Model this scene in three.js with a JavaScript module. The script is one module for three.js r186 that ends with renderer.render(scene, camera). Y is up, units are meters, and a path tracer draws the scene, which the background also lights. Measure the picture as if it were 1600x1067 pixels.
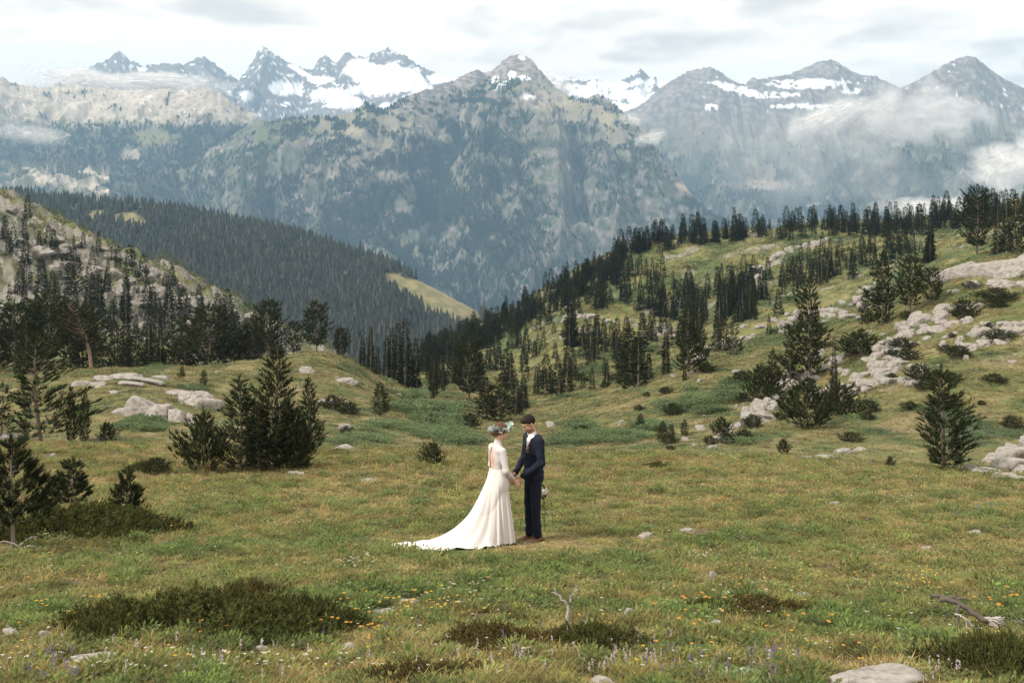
import * as THREE from 'three';
import { mergeGeometries, mergeVertices } from 'three/addons/utils/BufferGeometryUtils.js';
import { createNoise2D, createNoise3D } from 'simplex-noise';

// ---------------------------------------------------------------- camera, sky, sun, exposure
const F = 1556, HZ = 330, CX = 800;                  // focal length, horizon row and middle column, in pixels of the 1600 x 1067 photograph
const scene = new THREE.Scene();
const camera = new THREE.PerspectiveCamera(2 * Math.atan(533.5 / F) * 180 / Math.PI, 1600 / 1067, 0.3, 30000);
camera.position.set(0, 0, 0);
camera.lookAt(0, 0, -1);
camera.setViewOffset(1600, 1067, 0, 533.5 - HZ, 1600, 1067);
camera.updateProjectionMatrix();

const renderer = new THREE.WebGLRenderer({ antialias: true });
renderer.setSize(1024, 682);
renderer.toneMapping = THREE.LinearToneMapping;
renderer.toneMappingExposure = 1.36;
renderer.shadowMap.enabled = true;

function rngOf(seed) { let s = seed >>> 0; return () => { s = (s + 0x6d2b79f5) | 0; let t = Math.imul(s ^ (s >>> 15), 1 | s); t = (t + Math.imul(t ^ (t >>> 7), 61 | t)) ^ t; return ((t ^ (t >>> 14)) >>> 0) / 4294967296; }; }
const N2 = createNoise2D(rngOf(11)), N2b = createNoise2D(rngOf(29)), N3 = createNoise3D(rngOf(5));
const clamp = (x, a = 0, b = 1) => Math.min(b, Math.max(a, x)), lerp = (a, b, t) => a + (b - a) * t;
const sstep = (a, b, x) => { const t = clamp((x - a) / (b - a)); return t * t * (3 - 2 * t); };
function fbm(x, y, o = 4, g = 0.5) { let a = 1, s = 0, n = 0; for (let i = 0; i < o; i++) { s += a * N2(x, y); n += a; a *= g; x = x * 2.03 + 17.1; y = y * 2.03 - 9.7; } return s / n; }
function ridged(x, y, o = 4, g = 0.5) { let a = 1, s = 0, n = 0; for (let i = 0; i < o; i++) { s += a * (1 - Math.abs(N2b(x, y))); n += a; a *= g; x = x * 2.07 + 5.3; y = y * 2.07 + 31.1; } return s / n; }
function fbm3(x, y, z, o = 3) { let a = 1, s = 0, n = 0; for (let i = 0; i < o; i++) { s += a * N3(x, y, z); n += a; a *= 0.5; x *= 2.03; y *= 2.03; z *= 2.03; } return s / n; }
const mix3 = (a, b, t) => [lerp(a[0], b[0], t), lerp(a[1], b[1], t), lerp(a[2], b[2], t)];
const rowFn = (pts) => (x) => { if (x <= pts[0][0]) return pts[0][1]; for (let i = 1; i < pts.length; i++) if (x <= pts[i][0]) { const [a, ya] = pts[i - 1], [b, yb] = pts[i]; return lerp(ya, yb, (x - a) / (b - a)); } return pts[pts.length - 1][1]; };

{ // broken bright overcast, the same all round
  const W = 2048, H = 1024, data = new Float32Array(W * H * 4);
  for (let j = 0; j < H; j++) for (let i = 0; i < W; i++) {
    const el = ((j + 0.5) / H - 0.5) * Math.PI, az = ((i + 0.5) / W - 0.5) * 2 * Math.PI;
    let c = [1.0, 1.0, 1.0];
    if (el > -0.02) {
      const y = Math.sin(Math.max(el, 0)), q = 1 / (y + 0.1), X = Math.cos(el) * Math.cos(az) * q, Y = Math.cos(el) * Math.sin(az) * q;
      const big = fbm(X * 0.42 + 3.1, Y * 0.42, 5, 0.55), det = fbm(X * 1.7 + big, Y * 1.7 + 8, 5, 0.58), low = sstep(0.0, 0.13, el);
      const thick = clamp(0.45 + 0.75 * big + 0.34 * det), d = sstep(0.38, 0.9, thick) * (0.35 + 0.65 * low);
      c = mix3([1.38, 1.23, 1.05], [0.80, 0.735, 0.66], d);
      const hole = sstep(0.34, 0.1, thick) * 0.5; c = mix3(c, [1.2, 1.15, 1.06], hole * low);
    } else c = [0.3, 0.3, 0.27];
    const o = (j * W + i) * 4; data[o] = c[0]; data[o + 1] = c[1]; data[o + 2] = c[2]; data[o + 3] = 1;
  }
  const t = new THREE.DataTexture(data, W, H, THREE.RGBAFormat, THREE.FloatType);
  t.mapping = THREE.EquirectangularReflectionMapping; t.magFilter = THREE.LinearFilter; t.minFilter = THREE.LinearFilter; t.needsUpdate = true;
  scene.background = t; scene.environment = t;
}
const sun = new THREE.DirectionalLight(new THREE.Color().setRGB(1, 0.93, 0.82), 3.6);
sun.position.set(-60, 78, 34); sun.target.position.set(0, 0, 0);
sun.castShadow = true; sun.shadow.radius = 8; sun.shadow.mapSize.set(4096, 4096);
Object.assign(sun.shadow.camera, { left: -120, right: 120, top: 120, bottom: -120, near: 1, far: 400 });
scene.add(sun, sun.target);
scene.fog = new THREE.FogExp2(new THREE.Color().setRGB(0.40, 0.685, 1.0), 1.0e-4);

// ---------------------------------------------------------------- helpers
const used = new Map();
function numbered(n) { const k = used.get(n) ?? 0; used.set(n, k + 1); return k ? n + '_' + String(k).padStart(3, '0') : n; }
function tag(o, label, category, group, kind) { if (label) o.userData.label = label; if (category) o.userData.category = category; if (group) o.userData.group = group; if (kind) o.userData.kind = kind; return o; }
function mesh(name, g, m, parent) { const o = new THREE.Mesh(g, m); o.name = parent ? name : numbered(name); o.castShadow = o.receiveShadow = true; (parent ?? scene).add(o); return o; }
function thing(name, label, category, group) { const o = new THREE.Group(); o.name = numbered(name); scene.add(o); return tag(o, label, category, group); }
function copyOf(src, label, group) { const c = src.clone(); c.name = numbered(src.name.replace(/_\d{3}$/, '')); c.userData = { ...src.userData }; scene.add(c); if (label) c.userData.label = label; if (group) c.userData.group = group; else delete c.userData.group; return c; }
const std = (o) => new THREE.MeshStandardMaterial({ roughness: 0.95, ...o });
const rgb = (r, g, b) => new THREE.Color().setRGB(r, g, b);
class Bag { // loose triangles with colours and given normals
  constructor() { this.p = []; this.n = []; this.c = []; }
  tri(a, b, c, n, col, col2 = col) { this.p.push(...a, ...b, ...c); this.c.push(...col, ...col, ...col2); }
  geo() { const g = new THREE.BufferGeometry(); g.setAttribute('position', new THREE.Float32BufferAttribute(this.p, 3)); g.setAttribute('color', new THREE.Float32BufferAttribute(this.c, 3)); return g; }
}
const add = (a, b, s = 1) => [a[0] + b[0] * s, a[1] + b[1] * s, a[2] + b[2] * s], norm = (a) => { const l = Math.hypot(...a) || 1; return [a[0] / l, a[1] / l, a[2] / l]; };
const cross = (a, b) => [a[1] * b[2] - a[2] * b[1], a[2] * b[0] - a[0] * b[2], a[0] * b[1] - a[1] * b[0]];
const rv = (r) => norm([r() * 2 - 1, r() * 2 - 1, r() * 2 - 1]);
function tube(pts, radii, sides = 7) { // a tapered limb through points
  const P = [], I = [], n = pts.length;
  for (let i = 0; i < n; i++) {
    const d = norm(add(pts[Math.min(i + 1, n - 1)], pts[Math.max(i - 1, 0)], -1)), u = norm(cross(d, Math.abs(d[1]) > 0.9 ? [1, 0, 0] : [0, 1, 0])), v = cross(d, u);
    for (let k = 0; k < sides; k++) { const a = k / sides * 2 * Math.PI, c = Math.cos(a) * radii[i], s = Math.sin(a) * radii[i]; P.push(pts[i][0] + u[0] * c + v[0] * s, pts[i][1] + u[1] * c + v[1] * s, pts[i][2] + u[2] * c + v[2] * s); }
  }
  for (let i = 0; i < n - 1; i++) for (let k = 0; k < sides; k++) { const a = i * sides + k, b = i * sides + (k + 1) % sides; I.push(a, b, a + sides, b, b + sides, a + sides); }
  const top = P.length / 3; P.push(...pts[n - 1]); for (let k = 0; k < sides; k++) I.push((n - 1) * sides + k, (n - 1) * sides + (k + 1) % sides, top);
  const g = new THREE.BufferGeometry(); g.setAttribute('position', new THREE.Float32BufferAttribute(P, 3)); g.setIndex(I); g.computeVertexNormals(); return g;
}
const _m = new THREE.Matrix4(), _q = new THREE.Quaternion(), _q2 = new THREE.Quaternion(), _v = new THREE.Vector3(), _s = new THREE.Vector3(), UPV = new THREE.Vector3(0, 1, 0), _n = new THREE.Vector3();
function instances(name, geo, mat, list, label, category) { // list of {p,[x,y,z], turn, s|[sx,sy,sz], tilt normal, col}
  const o = new THREE.InstancedMesh(geo, mat, list.length); o.name = numbered(name);
  const arr = new Float32Array(list.length * 3); let tinted = false;
  list.forEach((d, i) => {
    _q.setFromAxisAngle(UPV, d.turn ?? 0);
    if (d.n) { _q2.setFromUnitVectors(UPV, _n.set(...d.n).normalize()); _q.premultiply(_q2); }
    const s = d.s ?? 1; if (Array.isArray(s)) _s.set(...s); else _s.setScalar(s);
    o.setMatrixAt(i, _m.compose(_v.set(...d.p), _q, _s));
    if (d.col) { arr.set(d.col, i * 3); tinted = true; }
  });
  if (tinted) o.instanceColor = new THREE.InstancedBufferAttribute(arr, 3);
  o.castShadow = o.receiveShadow = true; scene.add(o); return tag(o, label, category, undefined, 'stuff');
}

// ---------------------------------------------------------------- the near ground: meadow, hollow, knolls and both hillsides as one sheet
const NEAR = [[2, 1.7 + 0.2128 * 2], [4, 1.7 + 0.2128 * 4], [6.5, 3.083], [10, 3.83], [14.1, 4.7], [18, 5.42], [24, 6.42]];
const COLS = [ // every 100 columns from -200: distance, row
  '30:690 34:687 40:676 48:664 58:640 72:600 90:575 120:560 160:540 220:420 300:215 360:260 520:400',
  '30:694 34:690 40:678 48:664 58:640 72:600 88:578 120:568 160:555 220:450 300:260 350:290 520:460',
  '30:697 34:693 40:680 48:664 58:640 70:604 84:584 110:576 150:570 200:500 250:410 300:308 340:330 400:420 520:520',
  '30:698 34:694 40:678 46:655 54:622 62:590 72:582 84:581 110:580 150:578 200:520 250:430 300:352 340:375 400:450 520:540',
  '30:699 34:694 40:676 46:650 54:612 62:586 72:580 90:580 130:588 180:560 240:470 300:397 340:420 400:500 520:560',
  '30:701 34:695 40:678 47:655 56:618 66:588 76:579 92:581 130:592 180:585 240:515 300:440 340:465 400:540 520:580',
  '30:703 34:697 40:684 48:660 58:622 70:586 82:565 92:566 130:600 180:610 240:560 300:498 340:520 400:570 520:600',
  '30:706 34:700 40:690 48:666 58:630 70:585 82:552 92:556 120:600 180:630 240:600 300:546 340:560 400:590 520:620',
  '30:709 34:704 40:695 48:676 58:652 70:622 82:600 92:596 110:604 150:600 200:596 300:590 400:600 520:620',
  '30:711 34:708 40:699 48:688 58:672 70:655 86:636 105:620 130:605 170:586 220:568 300:548 360:536 400:560 520:640',
  '30:714 34:713 40:705 48:693 58:678 70:661 86:643 105:626 130:606 170:578 220:550 300:510 360:487 400:500 520:600',
  '30:714 34:712 40:703 48:688 58:668 70:646 86:624 105:606 125:598 150:566 170:540 186:523 206:530 240:500 256:474 276:482 310:455 360:428 400:440 520:560',
  '30:713 34:711 40:699 48:678 58:652 68:626 80:603 92:593 108:598 140:575 170:540 190:526 210:532 240:490 255:471 275:478 310:430 370:382 410:395 520:560',
  '30:715 34:712 40:694 48:666 58:632 68:603 80:580 92:569 108:573 140:555 170:530 200:510 240:470 290:430 330:400 375:364 410:375 520:540',
  '30:719 34:713 40:690 47:658 54:630 62:604 71:582 82:568 96:562 115:551 140:535 170:500 210:470 250:440 300:405 340:375 380:358 420:370 520:520',
  '30:725 35:713 41:684 48:645 55:610 63:576 71:555 82:547 96:545 115:521 140:500 170:475 210:450 260:410 310:380 350:358 380:352 420:370 520:500',
  '30:734 35:715 41:680 48:632 55:585 63:540 72:506 82:490 96:486 115:482 140:470 180:440 230:410 290:375 340:352 380:348 420:370 520:480',
  '30:747 35:722 41:680 48:622 56:558 64:500 73:455 83:426 96:421 120:418 150:412 200:396 260:370 310:345 350:335 400:360 520:460',
  '30:760 35:728 41:680 48:615 56:545 64:482 73:434 82:404 95:398 120:396 150:392 200:376 260:345 310:320 350:315 400:340 520:440',
  '30:772 35:734 41:680 48:608 56:530 64:462 73:412 82:382 95:376 120:374 150:370 200:350 260:325 310:300 350:295 400:320 520:420',
  '30:784 35:740 41:680 48:600 56:515 64:445 73:392 82:362 95:356 120:354 150:350 200:330 260:305 310:280 350:275 400:300 520:400',
].map((s) => {
  const far = s.split(' ').map((t) => t.split(':').map(Number));
  const L = [], H = [];
  for (const [d, h] of NEAR) { L.push(Math.log(d)); H.push(-h); }
  for (const [d, r] of far) { L.push(Math.log(d)); H.push((HZ - r) / F * d); }
  const n = L.length, dl = [], m = new Array(n);
  for (let i = 0; i < n - 1; i++) dl.push((H[i + 1] - H[i]) / (L[i + 1] - L[i]));
  m[0] = dl[0]; m[n - 1] = dl[n - 2];
  for (let i = 1; i < n - 1; i++) { const a = dl[i - 1], b = dl[i]; m[i] = a * b <= 0 ? 0 : 2 * a * b / (a + b); }
  return { L, H, m, n };
});
function colH(c, l) {
  let a = 0, b = c.n - 1; if (l <= c.L[0]) return c.H[0] + c.m[0] * (l - c.L[0]); if (l >= c.L[b]) return c.H[b];
  while (b - a > 1) { const k = (a + b) >> 1; if (c.L[k] > l) b = k; else a = k; }
  const h = c.L[b] - c.L[a], t = (l - c.L[a]) / h, t2 = t * t, t3 = t2 * t;
  return (2 * t3 - 3 * t2 + 1) * c.H[a] + (t3 - 2 * t2 + t) * h * c.m[a] + (3 * t2 - 2 * t3) * c.H[b] + (t3 - t2) * h * c.m[b];
}
function G(x, D) { // height of the near ground at x, D metres ahead
  const u = clamp((CX + F * x / D + 200) / 100, 0, 19.999), i = Math.floor(u), t = u - i, l = Math.log(D);
  const p0 = colH(COLS[Math.max(i - 1, 0)], l), p1 = colH(COLS[i], l), p2 = colH(COLS[Math.min(i + 1, 20)], l), p3 = colH(COLS[Math.min(i + 2, 20)], l);
  let h = 0.5 * (2 * p1 + (p2 - p0) * t + (2 * p0 - 5 * p1 + 4 * p2 - p3) * t * t + (3 * (p1 - p2) + p3 - p0) * t * t * t);
  const calm = sstep(0.7, 2.2, Math.hypot(x - 0.12, D - 14.1));
  h += fbm(x / 3.1, D / 3.1, 3) * 0.085 * calm * sstep(2, 9, D);
  if (D > 28) h += sstep(30, 70, D) * fbm(x / 16, D / 16, 4) * 0.55;
  if (D > 100) h += sstep(110, 240, D) * (fbm(x / 55 + 9, D / 55, 4) * 2.2 + (ridged(x / 30, D / 30, 4) - 0.6) * 2.6);
  if (D > 190 && u < 9) h += sstep(190, 240, D) * sstep(9, 7, u) * ((ridged(x / 26 + 4, D / 15, 4, 0.55) - 0.62) * 9 + fbm(x / 9, D / 7, 3) * 1.6);
  return h;
}
const rowAt = (px, D) => HZ - F * G((px - CX) / F * D, D) / D;
function depthAt(px, row, from = 3.5) { for (let D = from; D < 520; D *= 1.006) if (rowAt(px, D) <= row) return D; return 520; }
function spot(px, row, from) { const D = depthAt(px, row, from), x = (px - CX) / F * D; return { x, D, y: G(x, D), p: [x, G(x, D), -D] }; }
function spotD(px, D) { const x = (px - CX) / F * D; return { x, D, y: G(x, D), p: [x, G(x, D), -D] }; }
function slopeN(x, D, e = 0.25) { return norm([-(G(x + e, D) - G(x - e, D)) / (2 * e), 1, (G(x, D + e) - G(x, D - e)) / (2 * e)]); }

const OLIVE = [0.218, 0.203, 0.066], STRAW = [0.33, 0.272, 0.118], GREEN = [0.122, 0.168, 0.05], RUST = [0.24, 0.165, 0.075], SOIL = [0.135, 0.094, 0.068], LUSH = [0.045, 0.092, 0.032], ROCK = [0.36, 0.325, 0.29];
const blob = (px, row, cx, cy, rx, ry) => sstep(1.25, 0.6, Math.hypot((px - cx) / rx, (row - cy) / ry));
function cover(x, D) { // what grows at a place: weights of the covers
  const px = CX + F * x / D, a = fbm(x / 1.1, D / 1.1, 4), b = fbm(x / 4.7 + 40, D / 4.7, 3), c = fbm(x / 16 + 7, D / 16, 3), d = N2b(x / 0.42, D / 0.42);
  const meadow = sstep(34, 27, D);
  let green = sstep(0.05, 0.5, b + 0.5 * a + lerp(0.16, -0.32, sstep(7, 22, D)) * (D < 33 ? 1 : 0));
  let straw = sstep(0.0, 0.5, -b + 0.45 * a + (D > 18 && D < 31 ? 0.32 : D >= 31 ? -0.05 : -0.2));
  let rust = sstep(0.28, 0.62, c * 0.8 + 0.45 * a + (D > 30 ? 0.06 : -0.05)) * 0.8;
  let soil = meadow * sstep(0.17, 0.42, 0.7 * N2(x / 1.6 + 60, D / 1.1) + 0.4 * a + 0.25 * d + 0.32 * sstep(1.6, 0.3, Math.hypot((x - 1.3) / 1.3, (D - 14.5) / 0.9)) - (D < 9 ? 0.1 : 0));
  const tus = N2b(x / 0.36 + 11, D / 0.36) * 0.8 + N2b(x / 0.8 + 5, D / 0.8) * 0.6; if (D < 34) { green = clamp(green + 0.42 * tus); straw = clamp(straw - 0.45 * tus); rust *= clamp(1 - tus); soil = clamp(soil * (1.15 - 0.9 * tus)); }
  let lush = 0;
  if (D > 32) lush = Math.max(sstep(0.42, 0.7, c + 0.5 * b), D > 120 ? sstep(0.0, 0.45, fbm(x / 30, D / 36, 4)) * 0.8 : 0);
  let rock = D > 32 ? sstep(0.5, 0.7, 0.6 * fbm(x / 6, D / 6, 4) + 0.5 * c - 0.06 + (px > 1150 && D < 100 ? 0.16 : 0)) : 0;
  if (D > 190 && px < 620) { rock = sstep(-0.2, 0.15, fbm(x / 22, D / 14, 5) + 0.02); lush *= 0.9; straw = 0.08; green = Math.max(green, 0.4); }
  if (D > 200 && px > 900) { rock = sstep(0.22, 0.5, fbm(x / 30 + 3, D / 30, 5)); straw *= 0.6; }
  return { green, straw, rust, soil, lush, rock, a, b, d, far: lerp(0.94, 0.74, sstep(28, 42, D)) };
}
function coverColor(w) {
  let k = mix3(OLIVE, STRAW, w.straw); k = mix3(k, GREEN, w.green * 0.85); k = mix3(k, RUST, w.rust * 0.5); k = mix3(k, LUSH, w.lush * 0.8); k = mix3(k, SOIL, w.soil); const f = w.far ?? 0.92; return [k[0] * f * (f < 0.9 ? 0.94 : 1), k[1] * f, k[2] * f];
}

// ---------------------------------------------------------------- materials
function noiseTex(size, fn, color = false) {
  const d = new Uint8Array(size * size * 4);
  for (let j = 0; j < size; j++) for (let i = 0; i < size; i++) { const v = fn(i / size, j / size), o = (j * size + i) * 4; for (let k = 0; k < 3; k++) d[o + k] = clamp(Array.isArray(v) ? v[k] : v) * 255; d[o + 3] = 255; }
  const t = new THREE.DataTexture(d, size, size); t.wrapS = t.wrapT = THREE.RepeatWrapping; t.magFilter = THREE.LinearFilter; t.minFilter = THREE.LinearMipmapLinearFilter; if (color) t.colorSpace = THREE.SRGBColorSpace; t.needsUpdate = true; return t;
}
const tileable = (u, v, s, o, fn) => { const a = u * 2 * Math.PI, b = v * 2 * Math.PI; return fn(Math.cos(a) * s + Math.cos(b) * s * 1.3 + o, Math.sin(a) * s + Math.sin(b) * s * 1.3 - o); };
const roughTex = noiseTex(512, (u, v) => 0.5 + 0.6 * tileable(u, v, 3.1, 1.7, (x, y) => fbm(x, y, 6, 0.6)));
const groundTex = roughTex.clone(); groundTex.needsUpdate = true;
const groundMat = std({ vertexColors: true, roughness: 1, bumpMap: groundTex, bumpScale: 0.05 });
const mountMat = std({ vertexColors: true, roughness: 1 });
const leafMat = new THREE.MeshPhysicalMaterial({ vertexColors: true, roughness: 1, specularIntensity: 0.3, transmission: 0.15, thickness: 0 });
const barkMat = std({ color: rgb(0.16, 0.125, 0.10), roughness: 0.95, bumpMap: roughTex, bumpScale: 0.02 });
const deadMat = std({ color: rgb(0.36, 0.33, 0.31), roughness: 0.9 });
const rockMat = std({ vertexColors: true, roughness: 0.92 });

function gridMesh(nc, nr, at, colorOf, uvScale) { // at(i, j) -> [x, y, z]
  const P = new Float32Array(nc * nr * 3), C = new Float32Array(nc * nr * 3), U = new Float32Array(nc * nr * 2), I = new Uint32Array((nc - 1) * (nr - 1) * 6);
  for (let j = 0, o = 0; j < nr; j++) for (let i = 0; i < nc; i++, o++) { const p = at(i, j); P.set(p, o * 3); U[o * 2] = p[0] * uvScale; U[o * 2 + 1] = -p[2] * uvScale; }
  let k = 0;
  for (let j = 0; j < nr - 1; j++) for (let i = 0; i < nc - 1; i++) { const a = j * nc + i; I[k++] = a; I[k++] = a + 1; I[k++] = a + nc; I[k++] = a + 1; I[k++] = a + nc + 1; I[k++] = a + nc; }
  const g = new THREE.BufferGeometry(); g.setAttribute('position', new THREE.BufferAttribute(P, 3)); g.setAttribute('uv', new THREE.BufferAttribute(U, 2)); g.setIndex(new THREE.BufferAttribute(I, 1)); g.computeVertexNormals();
  const Nn = g.attributes.normal;
  for (let j = 0, o = 0; j < nr; j++) for (let i = 0; i < nc; i++, o++) C.set(colorOf(i, j, P[o * 3], P[o * 3 + 1], P[o * 3 + 2], Math.abs(Nn.getY(o))), o * 3);
  g.setAttribute('color', new THREE.BufferAttribute(C, 3));
  return g;
}

// ---------------------------------------------------------------- ground
{
  const nc = 620, ds = []; for (let D = 2.2; D < 520; D *= 1.0 + (D < 26 ? 0.0135 : 0.0115)) ds.push(D);
  const g = gridMesh(nc, ds.length, (i, j) => { const D = ds[j], x = (-420 + i / (nc - 1) * 2440 - CX) / F * D; return [x, G(x, D), -D]; },
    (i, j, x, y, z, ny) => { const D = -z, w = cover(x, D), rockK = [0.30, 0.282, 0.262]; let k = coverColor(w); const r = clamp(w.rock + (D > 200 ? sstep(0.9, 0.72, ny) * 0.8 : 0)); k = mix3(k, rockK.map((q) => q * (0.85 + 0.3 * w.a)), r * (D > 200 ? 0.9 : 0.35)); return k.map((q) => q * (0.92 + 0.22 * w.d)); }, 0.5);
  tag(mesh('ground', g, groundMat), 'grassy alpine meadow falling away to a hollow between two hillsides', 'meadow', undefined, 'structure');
  const vg = gridMesh(60, 60, (i, j) => { const D = 300 + j / 59 * 9300, x = (i / 59 - 0.5) * 1.3 * D; return [x, -360 - D * 0.02 + 20 * N2(x / 900, D / 900), -D]; }, () => [0.05, 0.07, 0.04], 0.01);
  tag(mesh('valley_floor', vg, mountMat), 'forested floor of the deep valley below the mountains', 'valley', undefined, 'structure');
}

// ---------------------------------------------------------------- mountains
const BARE = [0.40, 0.345, 0.28], TAN = [0.34, 0.285, 0.20], DARKROCK = [0.15, 0.135, 0.135], FOREST = [0.028, 0.042, 0.028], ALP = [0.135, 0.135, 0.052], SNOW = [0.86, 0.88, 0.9], SCREE = [0.33, 0.27, 0.235];
const mounts = {}, n3 = (x, y, D, L, o) => 1.25 * fbm3(x / L, y / (L * 0.62), D / (L * 1.5), o);
function mountain(o) {
  const { nc, nf, nb = 14, px0, px1 } = o, sky = rowFn(o.sky), n = nf + nb, Jh = [], Drs = [], Hr = [], Df = [], Hf = [];
  for (let i = 0; i < nc; i++) {
    const px = lerp(px0, px1, i / (nc - 1)), D = o.Dr(px), jag = (fbm(px / 9 + o.seed, o.seed, 4, 0.6) * (o.jag ?? 3.0) + fbm(px / 60, o.seed + 5, 2) * (o.jag ?? 3) * 0.4) * (o.jagAt ? o.jagAt(px) : 1);
    Drs.push(D); Hr.push((HZ - sky(px)) / F * D); Jh.push(jag / F * D); Df.push(o.Df(px)); Hf.push((HZ - o.base(px)) / F * o.Df(px));
  }
  const M = new Float32Array(nc * n * 2);
  const at = (i, j) => {
    const px = lerp(px0, px1, i / (nc - 1));
    let D, h;
    if (j < nf) {
      const t = 1 - j / (nf - 1), p = o.profile ? o.profile(t) : 1.3 * t - 0.3 * t * t; D = Drs[i] - t * (Drs[i] - Df[i]);
      const x = (px - CX) / F * D, L = o.gully, wx = x + 0.35 * L * fbm(x / L / 1.7, D / L / 1.7 + o.seed, 3), env = sstep(0, o.env ?? 0.22, t);
      const gl = ridged(wx / L + o.seed, D / (L * (o.stretch ?? 2.6)), 5, 0.43), fine = fbm(x / L * 6, D / L * 5 + o.seed, 3, 0.5), big = ridged(wx / (L * 3.1) + 7, D / (L * 6) + o.seed, 3, 0.4);
      let sp = 0; if (o.spurs) { const wp = px + 14 * fbm(D / 500, px / 160 + 3, 3); for (const [p0, p1, w, am] of o.spurs) { const e = (wp - lerp(p0, p1, t)) / (w * (0.5 + 1.3 * t)); sp += am * Math.exp(-Math.abs(e) * 1.4) * sstep(0.02, 0.3, t) * (1 - 0.6 * t); } }
      const ca = o.calm ? o.calm(px, HZ - F * lerp(Hr[i], Hf[i], p) / D) : 1;
      h = lerp(Hr[i], Hf[i], p) - Jh[i] * Math.exp(-t * 16) + ca * env * ((gl - 0.93) * o.amp + fine * o.amp * (o.fine ?? 0.07)) + sp + sstep(0.02, 0.3, t) * (big - 0.8) * o.amp * 1.9;
    } else { const t = (j - nf + 1) / nb; D = Drs[i] + t * o.back; h = Hr[i] - Jh[i] - t * o.back * 0.75 + fbm(px / 30, t * 3, 3) * o.amp * 0.3 * t; }
    return [(px - CX) / F * D, h, -D];
  };
  const g = gridMesh(nc, n, at, (i, j, x, y, z, ny) => {
    const px = lerp(px0, px1, i / (nc - 1)), row = HZ + F * y / z, t = clamp(1 - j / (nf - 1));
    const w = o.color(px, row, x, -z, y, t, ny); M[(j * nc + i) * 2] = w.forest ?? 0; return w.k;
  }, 0.01);
  tag(mesh('mountain', g, mountMat), o.label, o.category ?? 'mountain', undefined, 'structure');
  mounts[o.key] = { g, M, nc, n, nf, px0, px1 };
}
// a wood that reads as one mass: copies of small conifers spread over a mountain where the forest grows
function farTree(seed, tiers, w) {
  const r = rngOf(seed), b = new Bag(), sides = 6;
  for (let k = 0; k < tiers; k++) {
    const y0 = 0.06 + 0.9 * k / tiers, y1 = Math.min(1, y0 + 1.7 / tiers), rad = w * (1 - k / tiers) * (0.8 + 0.4 * r()) + 0.01;
    for (let s = 0; s < sides; s++) {
      const a = (s + r() * 0.5) / sides * 6.283, c = a + 6.283 / sides * (0.7 + 0.5 * r()), q = rad * (0.75 + 0.5 * r()), q2 = rad * (0.75 + 0.5 * r()), tone = 0.8 + 0.4 * r();
      b.tri([Math.cos(a) * q, y0 - 0.03 * r(), Math.sin(a) * q], [Math.cos(c) * q2, y0 - 0.03 * r(), Math.sin(c) * q2], [0, y1, 0], norm([Math.cos((a + c) / 2), 0.5, Math.sin((a + c) / 2)]), [tone, tone, tone]);
    }
  }
  return b.geo();
}
const farGeo = [farTree(1, 4, 0.2), farTree(2, 4, 0.16), farTree(3, 3, 0.26)];
const farTreeMat = std({ vertexColors: true, roughness: 1, color: rgb(1, 1, 1) });
function wood(key, count, size, seed, label, tint = [0.030, 0.045, 0.030], minRowPx = 0) {
  const { g, M, nc, n, nf } = mounts[key], r = rngOf(seed), P = g.attributes.position.array, lists = [[], [], []], cum = [];
  let total = 0; // weight of the cells by their ground area
  for (let j = 0; j < nf - 1; j++) for (let i = 0; i < nc - 1; i++) { const a = (j * nc + i) * 3, c = a + nc * 3 + 3; const f = M[(j * nc + i) * 2]; total += f > 0.02 ? Math.abs((P[c] - P[a]) * (P[c + 2] - P[a + 2])) * Math.pow(f, 1.5) : 0; cum.push(total); }
  for (let k = 0; k < count; k++) {
    const q = r() * total; let a = 0, b = cum.length - 1; while (a < b) { const m = (a + b) >> 1; if (cum[m] < q) a = m + 1; else b = m; }
    const j = Math.floor(a / (nc - 1)), i = a % (nc - 1), u = r(), v = r(), A = (j * nc + i) * 3, B = A + 3, C = A + nc * 3, D = C + 3, p = [0, 1, 2].map((e) => lerp(lerp(P[A + e], P[B + e], u), lerp(P[C + e], P[D + e], u), v));
    const s = size * (0.5 + 0.8 * r()), tone = 0.6 + 0.9 * r() * r(), warm = r();
    p[1] -= 0.06 * s;
    lists[Math.floor(r() * 3)].push({ p, turn: r() * 6.28, s: [s, s * (0.85 + 0.3 * r()), s], col: [tint[0] * tone * (1 + 0.5 * warm), tint[1] * tone * (1 + 0.15 * warm), tint[2] * tone] });
  }
  lists.forEach((l, i) => l.length && instances('distant_forest', farGeo[i], farTreeMat, l, label[i] ?? label, 'forest'));
}

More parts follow.
